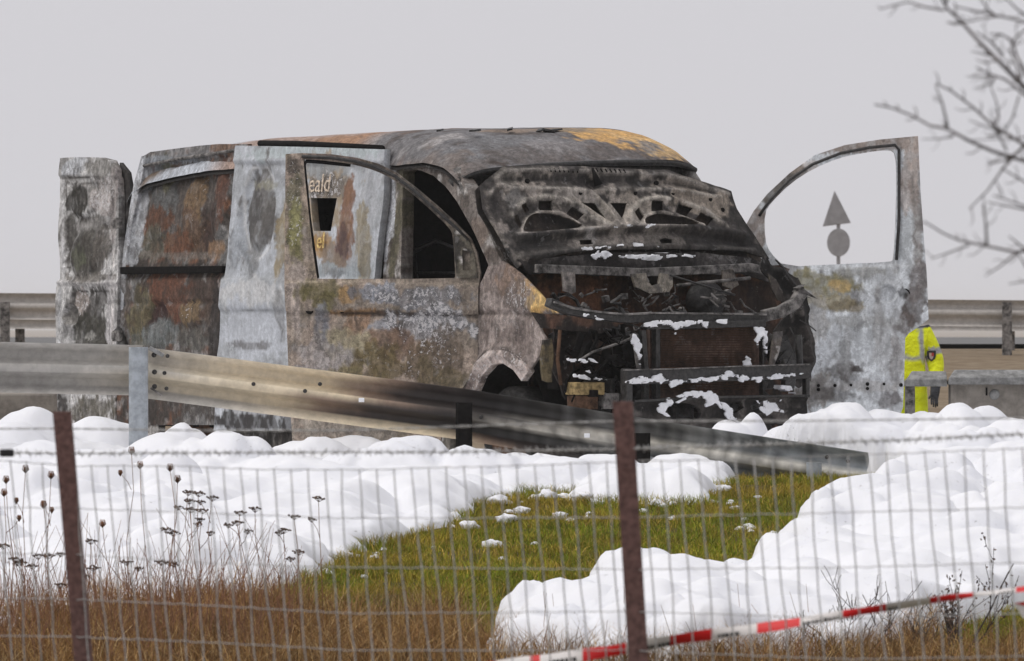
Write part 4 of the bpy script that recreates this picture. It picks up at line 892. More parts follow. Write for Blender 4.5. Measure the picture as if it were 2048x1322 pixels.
# --- bonnet, standing open, its pressed inner frame towards the camera
HOOD = Plane((-.84, 0, 1.40), (0, 1, 0), (-.36, 0, .93), lambda u, v: -.05 * ((u - 1.0) / .9) ** 2)
Z3 = lambda l: [(900 + x / 3.413, 230 + y / 3.413) for x, y in l]
hout = Z3([(205, 490), (250, 440), (365, 350), (560, 345), (850, 350), (1200, 365), (1490, 375), (1600, 420), (1780, 470), (1920, 520), (1960, 640), (2020, 740), (2080, 820), (2130, 900), (2180, 980), (2000, 935), (1500, 915), (1200, 920), (850, 935), (500, 1010), (460, 1050), (400, 960), (350, 850), (300, 760), (230, 640)])
hholes = [Z3(h_) for h_ in [[(478, 622), (515, 603), (541, 650), (510, 670)], [(438, 690), (462, 680), (490, 740), (476, 775), (446, 722)], [(606, 588), (690, 588), (692, 657), (606, 654)], [(792, 680), (830, 632), (908, 680), (866, 724)], [(880, 600), (987, 600), (1064, 710)], [(1092, 602), (1208, 600), (1192, 660), (1176, 706)], [(1260, 662), (1290, 632), (1320, 690), (1300, 726)], [(1371, 590), (1449, 590), (1449, 657), (1376, 657)], [(1543, 662), (1558, 608), (1648, 640), (1612, 693)], [(1668, 722), (1710, 668), (1793, 710), (1746, 763)], [(503, 800), (508, 740), (540, 690), (620, 668), (720, 680), (820, 715), (908, 770), (700, 790), (600, 805)], [(1320, 752), (1328, 710), (1380, 686), (1450, 676), (1510, 692), (1600, 702), (1705, 757), (1500, 757)], [(888, 850), (966, 850), (972, 884), (890, 886)], [(1432, 850), (1470, 838), (1516, 850), (1514, 876), (1440, 880)]]]
# Chaikin rounding shrinks the square windows: draw them a little larger
def grow(P, k=1.22):
    c_ = np.mean(np.array(P), 0); return [tuple(c_ + (np.array(p) - c_) * k) for p in P]
hholes = [grow(h_, 1.04) for h_ in hholes]
hood = empty('bonnet', (0, 0, 0), 0, van)
ptl = lambda l: Z3(l)
panel('inner_frame', HOOD, hout, hholes, step=.0125, thick=.012, jit=.004,
 rel=[('line', ptl([(260, 480), (370, 385), (560, 375), (1200, 395), (1490, 410), (1900, 540)]), .016, .016), ('line', ptl([(380, 430), (900, 440), (1400, 440), (1800, 520)]), .03, -.02), ('line', ptl([(250, 560), (330, 470), (420, 500), (900, 515), (1500, 510), (1850, 560)]), .022, .018), ('line', ptl([(420, 680), (500, 585), (650, 555), (800, 590), (960, 700), (1080, 760)]), .022, .02), ('line', ptl([(480, 800), (510, 720), (620, 650), (760, 672), (900, 755)]), .012, .02), ('line', ptl([(1230, 760), (1240, 650), (1300, 590), (1420, 565), (1560, 590), (1750, 660), (1880, 760)]), .022, .02), ('line', ptl([(1310, 750), (1330, 690), (1440, 662), (1560, 690), (1720, 755)]), .012, .02), ('line', ptl([(820, 560), (1000, 690), (1100, 760)]), .018, .022), ('line', ptl([(1000, 560), (1080, 660), (1160, 760)]), .018, .022), ('line', ptl([(450, 830), (800, 800), (1200, 770), (1600, 765), (2000, 820)]), .026, .035), ('line', ptl([(480, 900), (900, 830), (1500, 800), (2000, 880)]), .02, -.02), ('line', ptl([(480, 980), (900, 915), (1500, 895), (2080, 930)]), .02, .02), ('ell', 1186, 370, 14, 11, -.03), ('dent', .008, 6, 61)],
 spec={'base': S(72, 67, 63), 'gain': .80, 'fleck': .15, 'layers': [(7, S(64, 60, 58), .42, .56, .95), (9, S(150, 140, 130), .58, .66, .8), (18, S(34, 32, 31), .55, .63, .8)],
 'blobs': [(1010, 350, 30, 20, S(116, 110, 102), .8), (1180, 365, 24, 14, S(42, 40, 39), .95), (1150, 395, 50, 16, S(150, 142, 134), .8, .4), (1400, 400, 60, 24, S(146, 134, 120), .85), (1360, 365, 60, 12, S(132, 122, 112), .8), (1240, 430, 70, 26, S(156, 148, 138), .8), (1280, 415, 30, 30, S(150, 140, 128), .8), (1030, 400, 24, 20, S(150, 146, 142), .6, .5), (1010, 470, 16, 30, S(150, 140, 132), .7, .4), (985, 420, 14, 40, S(58, 54, 52), .9), (1060, 480, 60, 20, S(52, 50, 48), .85), (1200, 478, 80, 20, S(128, 120, 112), .85, .3), (1330, 478, 60, 20, S(112, 105, 98), .8), (1440, 480, 60, 30, S(44, 42, 41), .9), (1480, 440, 30, 40, S(52, 49, 47), .85), (1400, 470, 50, 10, S(60, 56, 54), .8), (1100, 505, 70, 16, S(48, 46, 44), .9), (1500, 510, 50, 30, S(36, 34, 33), .95), (1180, 475, 10, 20, S(150, 146, 142), .7)], 'lines': [(ptl([(260, 480), (370, 385), (560, 375), (900, 385), (1200, 395), (1490, 410), (1900, 540)]), .012, S(150, 143, 135), .8), (ptl([(380, 430), (900, 440), (1400, 440), (1800, 520)]), .014, S(46, 43, 41), .9), (ptl([(250, 560), (330, 470), (420, 500), (900, 515), (1500, 510), (1850, 560)]), .012, S(168, 160, 150), .7), (ptl([(420, 680), (500, 585), (650, 555), (800, 590), (960, 700), (1080, 760)]), .016, S(172, 164, 152), .9), (ptl([(480, 800), (510, 720), (620, 655), (760, 672), (900, 755)]), .009, S(182, 172, 160), .9), (ptl([(1230, 760), (1240, 650), (1300, 590), (1420, 565), (1560, 590), (1750, 660), (1880, 760)]), .016, S(170, 162, 150), .9), (ptl([(1310, 750), (1330, 690), (1440, 665), (1560, 690), (1720, 755)]), .009, S(188, 178, 166), .9), (ptl([(820, 560), (1000, 690), (1100, 760)]), .018, S(170, 160, 146), .95), (ptl([(1010, 560), (1090, 660), (1170, 760)]), .018, S(170, 160, 146), .95), (ptl([(1200, 600), (1190, 700), (1200, 760)]), .014, S(164, 154, 142), .9), (ptl([(450, 815), (800, 785), (1200, 762), (1600, 758)]), .008, S(160, 152, 144), .8), (ptl([(480, 870), (900, 815), (1500, 790), (2000, 860)]), .02, S(34, 32, 31), .9), (ptl([(480, 960), (900, 905), (1500, 890), (2080, 925)]), .014, S(84, 80, 76), .8), (ptl([(230, 520), (260, 640), (340, 800), (440, 980)]), .014, S(120, 112, 104), .7)]}, parent=hood, seed=70)
panel('outer_skin', HOOD, hout, step=.03, thick=.01, h0=-.060, rel=[('dent', .02, 4, 66)], spec={'base': S(46, 40, 37), 'layers': [(8, S(76, 66, 58), .5, .62, .8), (6, BLACK, .5, .62, .7)]}, parent=hood, seed=72)
for (x0, x1) in ((1097, 1150), (1190, 1245)):        # louvre ticks along the leading edge
    for k in range(7):
        px = x0 + (x1 - x0) * k / 6; a = HOOD.pt(px, 338 + k * .3, .012); b_ = HOOD.pt(px + 4, 345 + k * .3, .012)
        ptube('louvre', [a, b_], .005, hood, 'soot', 5)
ptube('catch', [HOOD.pt(1180, 340, .03), HOOD.pt(1186, 362, .04), HOOD.pt(1192, 374, .03)], [.008, .02, .03], hood, 'soot')
for (px, py) in [(1420, 399), (1445, 420), (1313, 366), (1055, 362), (1270, 386), (1160, 386), (1345, 387)]:
    MB().lathe(HOOD.pt(px, py, .004), HOOD.N, [(0, .004), (.014, .004), (.018, -.01)], 10).build('fixing_hole', M['soot'], hood, True)

# --- cowl and engine bay
COWL = front(-1.0); BAY = front(-.62); NOSE = front(-.15)
panel('firewall', COWL, [(1055, 540), (1300, 545), (1560, 530), (1640, 560), (1640, 900), (1060, 900)], step=.02, thick=.02, rel=[('dent', .02, 5, 81)], spec={'base': S(78, 54, 40), 'layers': [(6, S(50, 38, 32), .45, .58, .9), (10, S(112, 76, 52), .58, .66, .6), (4, BLACK, .55, .66, .6)], 'blobs': [(1130, 585, 60, 36, S(112, 72, 46), .8), (1350, 760, 300, 110, S(22, 20, 19), 1.), (1480, 600, 90, 40, S(38, 32, 29), .8)]}, parent=van, seed=80)
panel('cowl_panel', front(-.90), [(1038, 520), (1120, 512), (1250, 505), (1400, 505), (1500, 515), (1560, 545), (1580, 575), (1530, 560), (1480, 548), (1400, 548), (1300, 552), (1200, 552), (1120, 545), (1060, 548)], step=.014, thick=.03, jit=.015, rel=[('dent', .03, 9, 3)], spec={'base': S(40, 37, 36), 'layers': [(10, S(78, 74, 72), .52, .64, .8)]}, parent=van, seed=82)
def box_bar(name, pl, pts, hh, dd, mat, parent=None, h=0.):
    """square-section bar through panel points: height hh, depth dd"""
    mb = MB(); V = []; q = [pl.pt(px, py, h) for px, py in pts]
    N = Vector(pl.N)
    for i_, p in enumerate(q):
        t = (q[min(i_ + 1, len(q) - 1)] - q[max(i_ - 1, 0)]).normalized(); up = N.cross(t).normalized()
        if up.z < 0: up = -up
        for a, b_ in ((-.5, -.5), (.5, -.5), (.5, .5), (-.5, .5)): V.append(tuple(p + up * (a * hh) + N * (b_ * dd)))
    Fq = []
    for i_ in range(len(q) - 1):
        for k in range(4): Fq.append((i_ * 4 + k, i_ * 4 + (k + 1) % 4, i_ * 4 + 4 + (k + 1) % 4, i_ * 4 + 4 + k))
    l = len(q) * 4; Fq += [(3, 2, 1, 0), (l - 4, l - 3, l - 2, l - 1)]
    mb.add(V, Fq); return mb.build(name, M[mat], parent or van, bevel=min(hh, dd) * .12)
box_bar('cowl_beam', front(-.80), [(1072, 537), (1180, 541), (1280, 545), (1400, 540), (1500, 535), (1545, 545)], .055, .04, 'ashgrey')
panel('bracket', front(-.72), [(1125, 544), (1150, 544), (1152, 584), (1144, 588), (1128, 582)], step=.012, thick=.02, spec={'base': S(136, 128, 122), 'layers': [(14, DGREY, .5, .6, .8)]}, parent=van, seed=83)
panel('latch_bracket', front(-.72), [(1264, 548), (1292, 546), (1296, 562), (1304, 572), (1318, 568), (1322, 546), (1345, 550), (1346, 572), (1338, 584), (1300, 587), (1272, 574)], step=.01, thick=.025, spec={'base': S(138, 130, 118), 'fleck': .4, 'layers': [(16, DGREY, .5, .6, .8)]}, parent=van, seed=84)
MB().lathe(front(-.92).pt(1406, 602), (1, 0, 0), [(0, .13), (.03, .13), (.035, .10), (.09, .10), (.125, .07), (.135, .03), (.135, .0), (.11, -.04)], 28).build('brake_booster', M['char'], van, True)
MB().lathe(front(-.92).pt(1406, 602), (1, 0, 0), [(0, .22), (.02, .22), (.022, .10)], 12).build('master_cylinder', M['ashgrey'], van, True)
ptube('strut_rod', [front(-.7).pt(1354, 571), front(-.7).pt(1440, 562), front(-.7).pt(1500, 556)], .011, van, 'ashgrey')
ptube('strut_rod', [front(-.6).pt(1340, 550), front(-.6).pt(1390, 566), front(-.6).pt(1470, 590)], .007, van, 'char')
panel('bracket', front(-.7), [(1446, 540), (1466, 538), (1478, 570), (1464, 578), (1448, 572)], step=.012, thick=.02, spec={'base': S(110, 102, 94), 'layers': [(14, SOOT, .5, .6, .8)]}, parent=van, seed=85)
# charred engine clutter
rg = np.random.default_rng(5); mb = MB()
for k in range(150):
    x, y, z = rg.uniform(-.92, -.28), rg.uniform(.25, 1.8), rg.uniform(.45, .98)
    d = rg.uniform(.03, .16, 3); mb.box((x, y, z), d, Matrix.Rotation(rg.uniform(-.5, .5), 3, 'X') @ Matrix.Rotation(rg.uniform(-.6, .6), 3, 'Y'))
for k in range(46):
    y0, z0, x0 = rg.uniform(.3, 1.75), rg.uniform(.6, 1.28), rg.uniform(-.9, -.4); p = [Vector((x0, y0, z0))]
    for j in range(5): p.append(p[-1] + Vector((rg.uniform(-.06, .06), rg.uniform(-.1, .1), rg.uniform(-.08, .06))))
    mb.tube(p, rg.uniform(.005, .016), 6)
o = mb.build('engine_wreck', M['char'], van, bevel=.006); 
mb = MB()
for k in range(60):
    x, y, z = rg.uniform(-.7, -.2), rg.uniform(.12, .52), rg.uniform(.4, 1.02)
    d = rg.uniform(.02, .13, 3); mb.box((x, y, z), d, Matrix.Rotation(rg.uniform(-.7, .7), 3, 'X') @ Matrix.Rotation(rg.uniform(-.6, .6), 3, 'Z'))
for k in range(22):
    p = [Vector((rg.uniform(-.5, -.2), rg.uniform(.12, .5), rg.uniform(.6, 1.05)))]
    for j in range(4): p.append(p[-1] + Vector((rg.uniform(-.05, .05), rg.uniform(-.08, .08), rg.uniform(-.1, .04))))
    mb.tube(p, rg.uniform(.004, .012), 6)
mb.build('headlamp_wreck', M['soot'], van, bevel=.005)
mb = MB()
for k in range(60):
    y0, z0, x0 = rg.uniform(.3, 1.8), rg.uniform(1.0, 1.36), rg.uniform(-.93, -.6); p = [Vector((x0, y0, z0))]
    for j in range(3): p.append(p[-1] + Vector((rg.uniform(-.03, .05), rg.uniform(-.07, .07), rg.uniform(-.06, .03))))
    if k % 3: mb.tube(p, rg.uniform(.003, .008), 5)
    else: mb.box(p[0], rg.uniform(.012, .05, 3), Matrix.Rotation(rg.uniform(-.8, .8), 3, 'X'))
mb.build('bay_wiring', M['ashgrey'], van)['kind'] = 'stuff'
panel('inner_apron', front(-.40), [(1066, 624), (1120, 630), (1256, 642), (1240, 650), (1205, 666), (1085, 656)], step=.014, thick=.02, jit=.008, rel=[('dent', .01, 8, 7)], spec={'base': S(92, 66, 52), 'layers': [(8, SOOT, .46, .6, .9)]}, parent=van, seed=86)
panel('apron_plate', front(-.45), [(1110, 655), (1210, 664), (1260, 700), (1250, 800), (1130, 800), (1105, 740)], step=.02, thick=.02, jit=.02, rel=[('dent', .05, 7, 17)], spec={'base': S(44, 36, 32), 'layers': [(7, S(80, 60, 48), .52, .64, .8), (9, BLACK, .48, .6, .8)]}, parent=van, seed=87)
MB().box(front(-.25).pt(1170, 777), (.14, .21, .08)).build('chassis_horn', M['ochre'], van, bevel=.008)
MB().box(front(-.25).pt(1165, 805), (.12, .16, .09)).build('chassis_horn', M['rust'], van, bevel=.008)
MB().box(front(-.22).pt(1218, 802), (.06, .12, .10)).build('mount_plate', M['ashgrey'], van, bevel=.006)
ptube('cable', [front(-.2).pt(1160, 720), front(-.2).pt(1185, 704), front(-.2).pt(1215, 694), front(-.2).pt(1245, 684), front(-.2).pt(1268, 674)], .008, van, 'ashgrey')
ptube('wheel_arch_rod', [front(-.3).pt(1120, 660), front(-.3).pt(1115, 720), front(-.3).pt(1122, 770)], .012, van, 'rust')
# front crossmember and cooling pack
box_bar('upper_crossmember', NOSE, [(1096, 604), (1130, 619), (1180, 629), (1245, 637), (1300, 636), (1400, 635), (1530, 634)], .055, .07, 'char')
box_bar('crossmember_lip', NOSE, [(1100, 604), (1140, 617), (1190, 624), (1246, 629), (1300, 626), (1400, 627), (1524, 629)], .012, .09, 'ashgrey', h=.01)
box_bar('wing_rail', front(-.25), [(1526, 632), (1560, 624), (1590, 606), (1602, 586), (1598, 572)], .075, .06, 'ashgrey')
box_bar('inner_wing_rail', front(-.55), [(1545, 545), (1575, 560), (1598, 580), (1604, 596)], .06, .05, 'char')
rad = panel('radiator', front(-.17), [(1300, 648), (1528, 646), (1528, 800), (1300, 800)], step=.03, thick=.04, spec={'base': S(82, 62, 52), 'layers': [(5, S(58, 46, 40), .45, .6, .8)], 'blobs': [(1420, 700, 50, 22, S(116, 94, 84), .8)]}, parent=van, seed=90)
mb = MB()
for k in range(26):
    z = .66 + k * .0155; mb.box((-.158, 1.005, z), (.012, .72, .0045))
mb.build('cooling_fins', M['rust'], rad)['kind'] = 'stuff'
box_bar('radiator_side', front(-.13), [(1312, 652), (1312, 798)], .035, .05, 'char'); box_bar('radiator_side', front(-.13), [(1523, 650), (1523, 798)], .012, .04, 'char')
box_bar('support_strut', front(-.11), [(1284, 660), (1290, 740), (1290, 800)], .035, .04, 'char'); box_bar('support_strut', front(-.10), [(1264, 668), (1272, 700), (1278, 740)], .02, .03, 'ashgrey')
box_bar('radiator_top', front(-.12), [(1290, 652), (1400, 650), (1528, 646)], .045, .05, 'char')
bb = box_bar('bumper_beam', front(.0), [(1248, 754), (1340, 752), (1435, 748), (1530, 745), (1618, 742)], .095, .06, 'char')
box_bar('beam_lip', front(.035), [(1248, 740), (1340, 738), (1435, 734), (1530, 731), (1618, 729)], .008, .02, 'ashgrey', bb)
MB().box(front(.0).pt(1253, 772), (.08, .045, .22)).build('beam_end', M['char'], van, bevel=.008)
MB().box(front(.0).pt(1612, 770), (.05, .03, .16)).build('beam_end', M['char'], van, bevel=.006)
panel('lower_beam', front(-.02), [(1255, 800), (1330, 796), (1440, 792), (1612, 790), (1616, 835), (1590, 846), (1440, 856), (1300, 860), (1262, 845)], [[(1330, 815), (1350, 806), (1385, 806), (1405, 822), (1395, 842), (1345, 845)], [(1500, 812), (1530, 800), (1545, 812), (1530, 826), (1508, 826)], [(1442, 808), (1480, 803), (1488, 815), (1470, 826), (1446, 824)]], step=.014, thick=.04, rel=[('line', [(1255, 803), (1440, 796), (1612, 794)], .012, .03), ('dent', .01, 8, 9)], spec={'base': S(58, 54, 51), 'layers': [(9, S(30, 28, 27), .45, .6, .8), (10, S(100, 94, 90), .6, .7, .6)]}, parent=van, seed=92)
box_bar('lower_beam_lip', front(.0), [(1262, 802), (1350, 798), (1440, 794), (1612, 791)], .014, .09, 'char')
# left wing: torn, curled black sheet
panel('torn_wing', front(-.42), [(1530, 505), (1545, 528), (1560, 536), (1556, 520), (1572, 540), (1590, 552), (1600, 556), (1606, 575), (1614, 595), (1612, 640), (1618, 662), (1628, 690), (1626, 720), (1622, 760), (1600, 775), (1560, 760), (1545, 700), (1550, 660), (1575, 630), (1560, 590), (1545, 560), (1520, 540)], step=.013, thick=.015, jit=.018, rel=[('dent', .05, 6, 33), ('line', [(1560, 540), (1590, 580), (1600, 640), (1615, 720)], .03, .05)], spec={'base': S(30, 28, 27), 'layers': [(9, S(60, 55, 52), .54, .64, .8), (20, S(90, 84, 80), .62, .7, .6)]}, parent=van, seed=94)
panel('torn_flap', front(-.3), [(1535, 545), (1552, 560), (1566, 585), (1572, 605), (1556, 600), (1545, 580)], step=.012, thick=.012, jit=.01, spec={'base': S(62, 56, 52), 'layers': [(9, S(110, 100, 84), .56, .64, .8)]}, parent=van, seed=95)
panel('lamp_carrier', front(-.2), [(1548, 664), (1566, 662), (1560, 700), (1548, 735), (1540, 736), (1544, 700)], step=.012, thick=.02, jit=.006, spec={'base': S(96, 88, 82), 'layers': [(12, DGREY, .48, .6, .9), (20, PALE, .6, .68, .8)]}, parent=van, seed=96)
ptube('wire', [front(-.15).pt(*p) for p in [(1572, 730), (1588, 700), (1590, 675), (1580, 655)]], .004, van, 'char', 5)
ptube('wire', [front(-.15).pt(*p) for p in [(1600, 640), (1620, 652), (1632, 662)]], .004, van, 'char', 5)
ptube('strut_post', [front(-.2).pt(1597, 670), front(-.2).pt(1600, 735)], .022, van, 'char')
tag(van, 'burnt-out panel van with open doors, raised bonnet and stripped front end', 'van')

# --- foam clinging to the wreck
def cling(pl, outline, label, seed, thick=.014, jit=.022, h=.0, step=.0075, curve=0):
    o = panel('clinging_foam', pl, outline, step=step, thick=thick, rel=[('dent', .024, 13, seed), ('dent', .016, 38, seed + 1)], spec={'base': (.9, .9, .92)}, mat='foam', erode=.56, h0=h, jit=jit, seed=seed, curve=curve, top=True)
    return tag(o, label, 'foam')
cling(front(.035), [(1252, 764), (1270, 752), (1300, 756), (1320, 746), (1335, 760), (1380, 756), (1440, 752), (1452, 742), (1480, 748), (1500, 752), (1540, 750), (1560, 746), (1610, 748), (1600, 752), (1560, 756), (1530, 758), (1518, 765), (1510, 758), (1482, 764), (1470, 758), (1455, 762), (1440, 760), (1424, 768), (1412, 762), (1380, 762), (1350, 772), (1345, 774), (1330, 762), (1320, 768), (1300, 765), (1280, 768), (1255, 768)], 'ragged strip of white foam dripping from the upper bumper beam', 201, h=.012)
cling(front(.04), [(1348, 790), (1368, 782), (1400, 781), (1430, 788), (1438, 800), (1446, 830), (1438, 828), (1432, 808), (1424, 806), (1414, 812), (1408, 798), (1390, 794), (1372, 798), (1352, 812), (1350, 808), (1366, 794)], 'arched rag of foam draped over the lower front beam', 202, h=.02)
cling(front(.03), [(1338, 795), (1344, 806), (1330, 812), (1326, 824), (1336, 832), (1330, 834), (1315, 824), (1312, 812), (1324, 802)], 'hooked smear of foam on the lower front beam', 203, h=.015)
cling(front(.03), [(1438, 800), (1460, 815), (1480, 840), (1478, 852), (1455, 840), (1440, 820)], 'thin foam film sliding off the lower front beam', 204, h=.012)
cling(front(.03), [(1512, 800), (1535, 803), (1560, 798), (1556, 812), (1566, 826), (1545, 824), (1530, 834), (1522, 820)], 'foam film spread on the lower front beam under its oval holes', 205, h=.008, thick=.008)
cling(front(.02), [(1548, 776), (1560, 770), (1580, 772), (1594, 785), (1550, 786)], 'white foam cap sitting on the lower front beam', 206, h=.0, thick=.08)
cling(front(-.08), [(1288, 648), (1310, 643), (1400, 640), (1452, 641), (1448, 650), (1420, 648), (1412, 658), (1406, 650), (1380, 650), (1352, 656), (1346, 668), (1340, 656), (1318, 654), (1300, 656), (1290, 654)], 'foam strip along the top edge of the radiator', 207, h=.015)
cling(front(-.08), [(1505, 655), (1522, 652), (1532, 664), (1528, 672), (1536, 690), (1530, 706), (1522, 690), (1518, 676), (1508, 690), (1506, 678), (1512, 668)], 'foam tuft hanging at the edge of the radiator', 208, h=.02)
cling(front(-.1), [(1484, 715), (1490, 706), (1498, 715), (1500, 730), (1482, 731)], 'small foam peak standing on the bumper beam', 209, h=.03)
cling(front(-.28), [(1116, 712), (1140, 716), (1172, 718), (1178, 724), (1150, 726), (1140, 722), (1120, 728)], 'foam blob in the burnt headlamp cavity', 210, h=.1)
cling(front(-.28), [(1124, 742), (1140, 750), (1160, 738), (1172, 736), (1160, 746), (1176, 752), (1200, 758), (1170, 760), (1126, 756)], 'foam scraps below the burnt headlamp cavity', 211, h=.1)
cling(front(-.12), [(1145, 622), (1180, 632), (1215, 642), (1212, 646), (1190, 640), (1160, 632)], 'foam line under the crossmember lip beside the wing', 212, h=.06)
cling(front(-.08), [(1262, 668), (1268, 672), (1276, 700), (1280, 735), (1272, 735), (1264, 700), (1258, 684)], 'foam streak running down the radiator strut', 213, h=.03)
cling(front(-.74), [(1168, 510), (1185, 502), (1205, 502), (1215, 510), (1200, 516), (1180, 516)], 'rounded foam blob on the scuttle below the bonnet', 214, h=.06)
cling(front(-.74), [(1222, 512), (1260, 508), (1290, 508), (1330, 509), (1385, 510), (1380, 514), (1320, 516), (1300, 520), (1280, 520), (1262, 516), (1240, 517)], 'long foam streak on the scuttle below the bonnet', 215, h=.06)
cling(HOOD, [(1150, 500), (1200, 494), (1300, 493), (1310, 498), (1250, 500), (1200, 500), (1160, 504)], 'faint foam line along the lower edge of the bonnet frame', 216, h=.05, thick=.008)
cling(HOOD, [(1215, 456), (1240, 454), (1300, 453), (1296, 457), (1285, 462), (1275, 457), (1240, 459), (1225, 459)], 'short foam line across the middle of the bonnet frame', 217, h=.05, thick=.008)
# ------------------------------------------------------------------ worker in hi-vis behind the open door
PD = 65.0; pb = at(1815, 700, PD); PX = pb.x; PG = terr1(PX, PD)
person = empty('person', (PX, PD, PG), 0)
J = {'pel': ((0, 0, .96), .155, .12), 'belly': ((0, .0, 1.08), .165, .13), 'chest': ((0, .01, 1.26), .185, .135), 'neckb': ((0, .0, 1.43), .10, .085), 'neck': ((-.01, -.02, 1.50), .062, .062), 'skull': ((-.02, -.035, 1.60), .075, .09), 'crown': ((-.02, -.03, 1.68), .07, .085),
     'shL': ((.17, 0, 1.40), .098, .098), 'elL': ((.262, -.02, 1.12), .084, .084), 'wrL': ((.245, -.13, .90), .045, .045), 'haL': ((.235, -.17, .84), .04, .03),
     'shR': ((-.165, 0, 1.40), .085, .085), 'elR': ((-.25, -.05, 1.12), .066, .066), 'wrR': ((-.20, -.22, .98), .045, .045), 'haR': ((-.18, -.28, .96), .04, .03),
     'hipL': ((.09, 0, .90), .105, .105), 'knL': ((.11, -.02, .50), .08, .08), 'anL': ((.12, .02, .10), .055, .06), 'toL': ((.14, -.13, .05), .045, .04),
     'hipR': ((-.09, 0, .90), .105, .105), 'knR': ((-.11, -.02, .50), .08, .08), 'anR': ((-.12, .02, .10), .055, .06), 'toR': ((-.14, -.13, .05), .045, .04)}
E_ = [('pel', 'belly'), ('belly', 'chest'), ('chest', 'neckb'), ('neckb', 'neck'), ('neck', 'skull'), ('skull', 'crown'), ('chest', 'shL'), ('shL', 'elL'), ('elL', 'wrL'), ('wrL', 'haL'), ('chest', 'shR'), ('shR', 'elR'), ('elR', 'wrR'), ('wrR', 'haR'), ('pel', 'hipL'), ('hipL', 'knL'), ('knL', 'anL'), ('anL', 'toL'), ('pel', 'hipR'), ('hipR', 'knR'), ('knR', 'anR'), ('anR', 'toR')]
K = list(J); VV = [J[k][0] for k in K]; RR = [J[k][1:] for k in K]; EE = [(K.index(a), K.index(b_)) for a, b_ in E_]
for s, hk in ((1, 'haL'), (-1, 'haR')):          # five fingers each
    h_ = Vector(J[hk][0]); hi_ = K.index(hk)
    for fi_, (dx, ln) in enumerate([(-.03, .055), (-.012, .075), (.006, .08), (.022, .07)]):
        a = h_ + Vector((dx, -.02, -.03)); b_ = a + Vector((0, -.015, -ln * .55)); c_ = b_ + Vector((0, .012, -ln * .45)); o = len(VV)
        VV += [tuple(a), tuple(b_), tuple(c_)]; RR += [(.009, .009), (.0085, .0085), (.007, .007)]; EE += [(hi_, o), (o, o + 1), (o + 1, o + 2)]
    a = h_ + Vector((-.035 * s, -.01, .0)); b_ = a + Vector((-.02 * s, -.02, -.03)); o = len(VV); VV += [tuple(a), tuple(b_)]; RR += [(.011, .011), (.009, .009)]; EE += [(hi_, o), (o, o + 1)]
me = bpy.data.meshes.new('body_cage'); me.from_pydata(VV, EE, []); me.update()
bo = bpy.data.objects.new('body_cage', me); COL.objects.link(bo)
bo.modifiers.new('skin', 'SKIN'); ss = bo.modifiers.new('sub', 'SUBSURF'); ss.levels = 3; ss.render_levels = 3
for i_, sv in enumerate(me.skin_vertices[0].data): sv.radius = RR[i_]; sv.use_root = (i_ == 0)
bm_ = bpy.data.meshes.new_from_object(bo.evaluated_get(bpy.context.evaluated_depsgraph_get())); bpy.data.objects.remove(bo)
co = np.array([v_.co[:] for v_ in bm_.vertices]); z = co[:, 2]; ax = np.abs(co[:, 0])
YEL, GRB, DRK, SKN = (.92, 1.0, .0), (.42, .43, .45), (.02, .022, .03), (.42, .26, .19)
C = np.tile(YEL, (len(co), 1)).astype(float)
C[(z < .86) & (ax < .2)] = (.85, .98, .0)
arm = ax > .185
C[~arm & (((z > 1.15) & (z < 1.20)) | ((z > .93) & (z < .98)))] = GRB
C[(ax > .10) & (ax < .145) & (z > 1.18) & (z < 1.47)] = GRB
tt = (z - 1.12) / .28; C[arm & (z > 1.22) & (z < 1.275)] = GRB
C[(z > 1.455)] = DRK; C[(z > 1.50)] = SKN
C[(ax < .2) & (z < .55) & (z > .48)] = GRB; C[z < .13] = DRK
C[(ax > .15) & (z < .93) & (co[:, 1] < -.08)] = DRK
att = bm_.attributes.new('Col', 'FLOAT_COLOR', 'POINT'); att.data.foreach_set('color', np.column_stack([C, np.zeros(len(C))]).astype(np.float32).ravel())
for p_ in bm_.polygons: p_.use_smooth = True
mm, n, b = new_mat('hi_vis_fabric'); c = coords(n); a_ = nd(n, 'ShaderNodeAttribute', attribute_name='Col'); n.links.new(a_.outputs['Color'], b.inputs['Base Color']); b.inputs['Roughness'].default_value = .7
bump(n, b, noise(n, 14, 4, .6, c), .8, .05)
obj('body', bm_, mm, person)
MB().lathe((-.02, -.02, 1.62), (0, .1, 1), [(.085, -.02), (.097, .03), (.095, .08), (.075, .125), (.03, .145), (0, .148)], 20).build('cap', M['black'], person, True)
hm = MB(); 
for s in (-1, 1):
    hm.lathe((-.02 + s * .032, -.125, 1.60), (0, -1, 0), [(0, .008), (.008, .004), (.010, -.004)], 10)
hm.build('eyes', M['black'], person, True)
MB().tube([(-.02, -.12, 1.60), (-.02, -.145, 1.565), (-.02, -.125, 1.555)], [.008, .015, .012], 8).build('nose', plain('skin', SKN, .6), person, True)
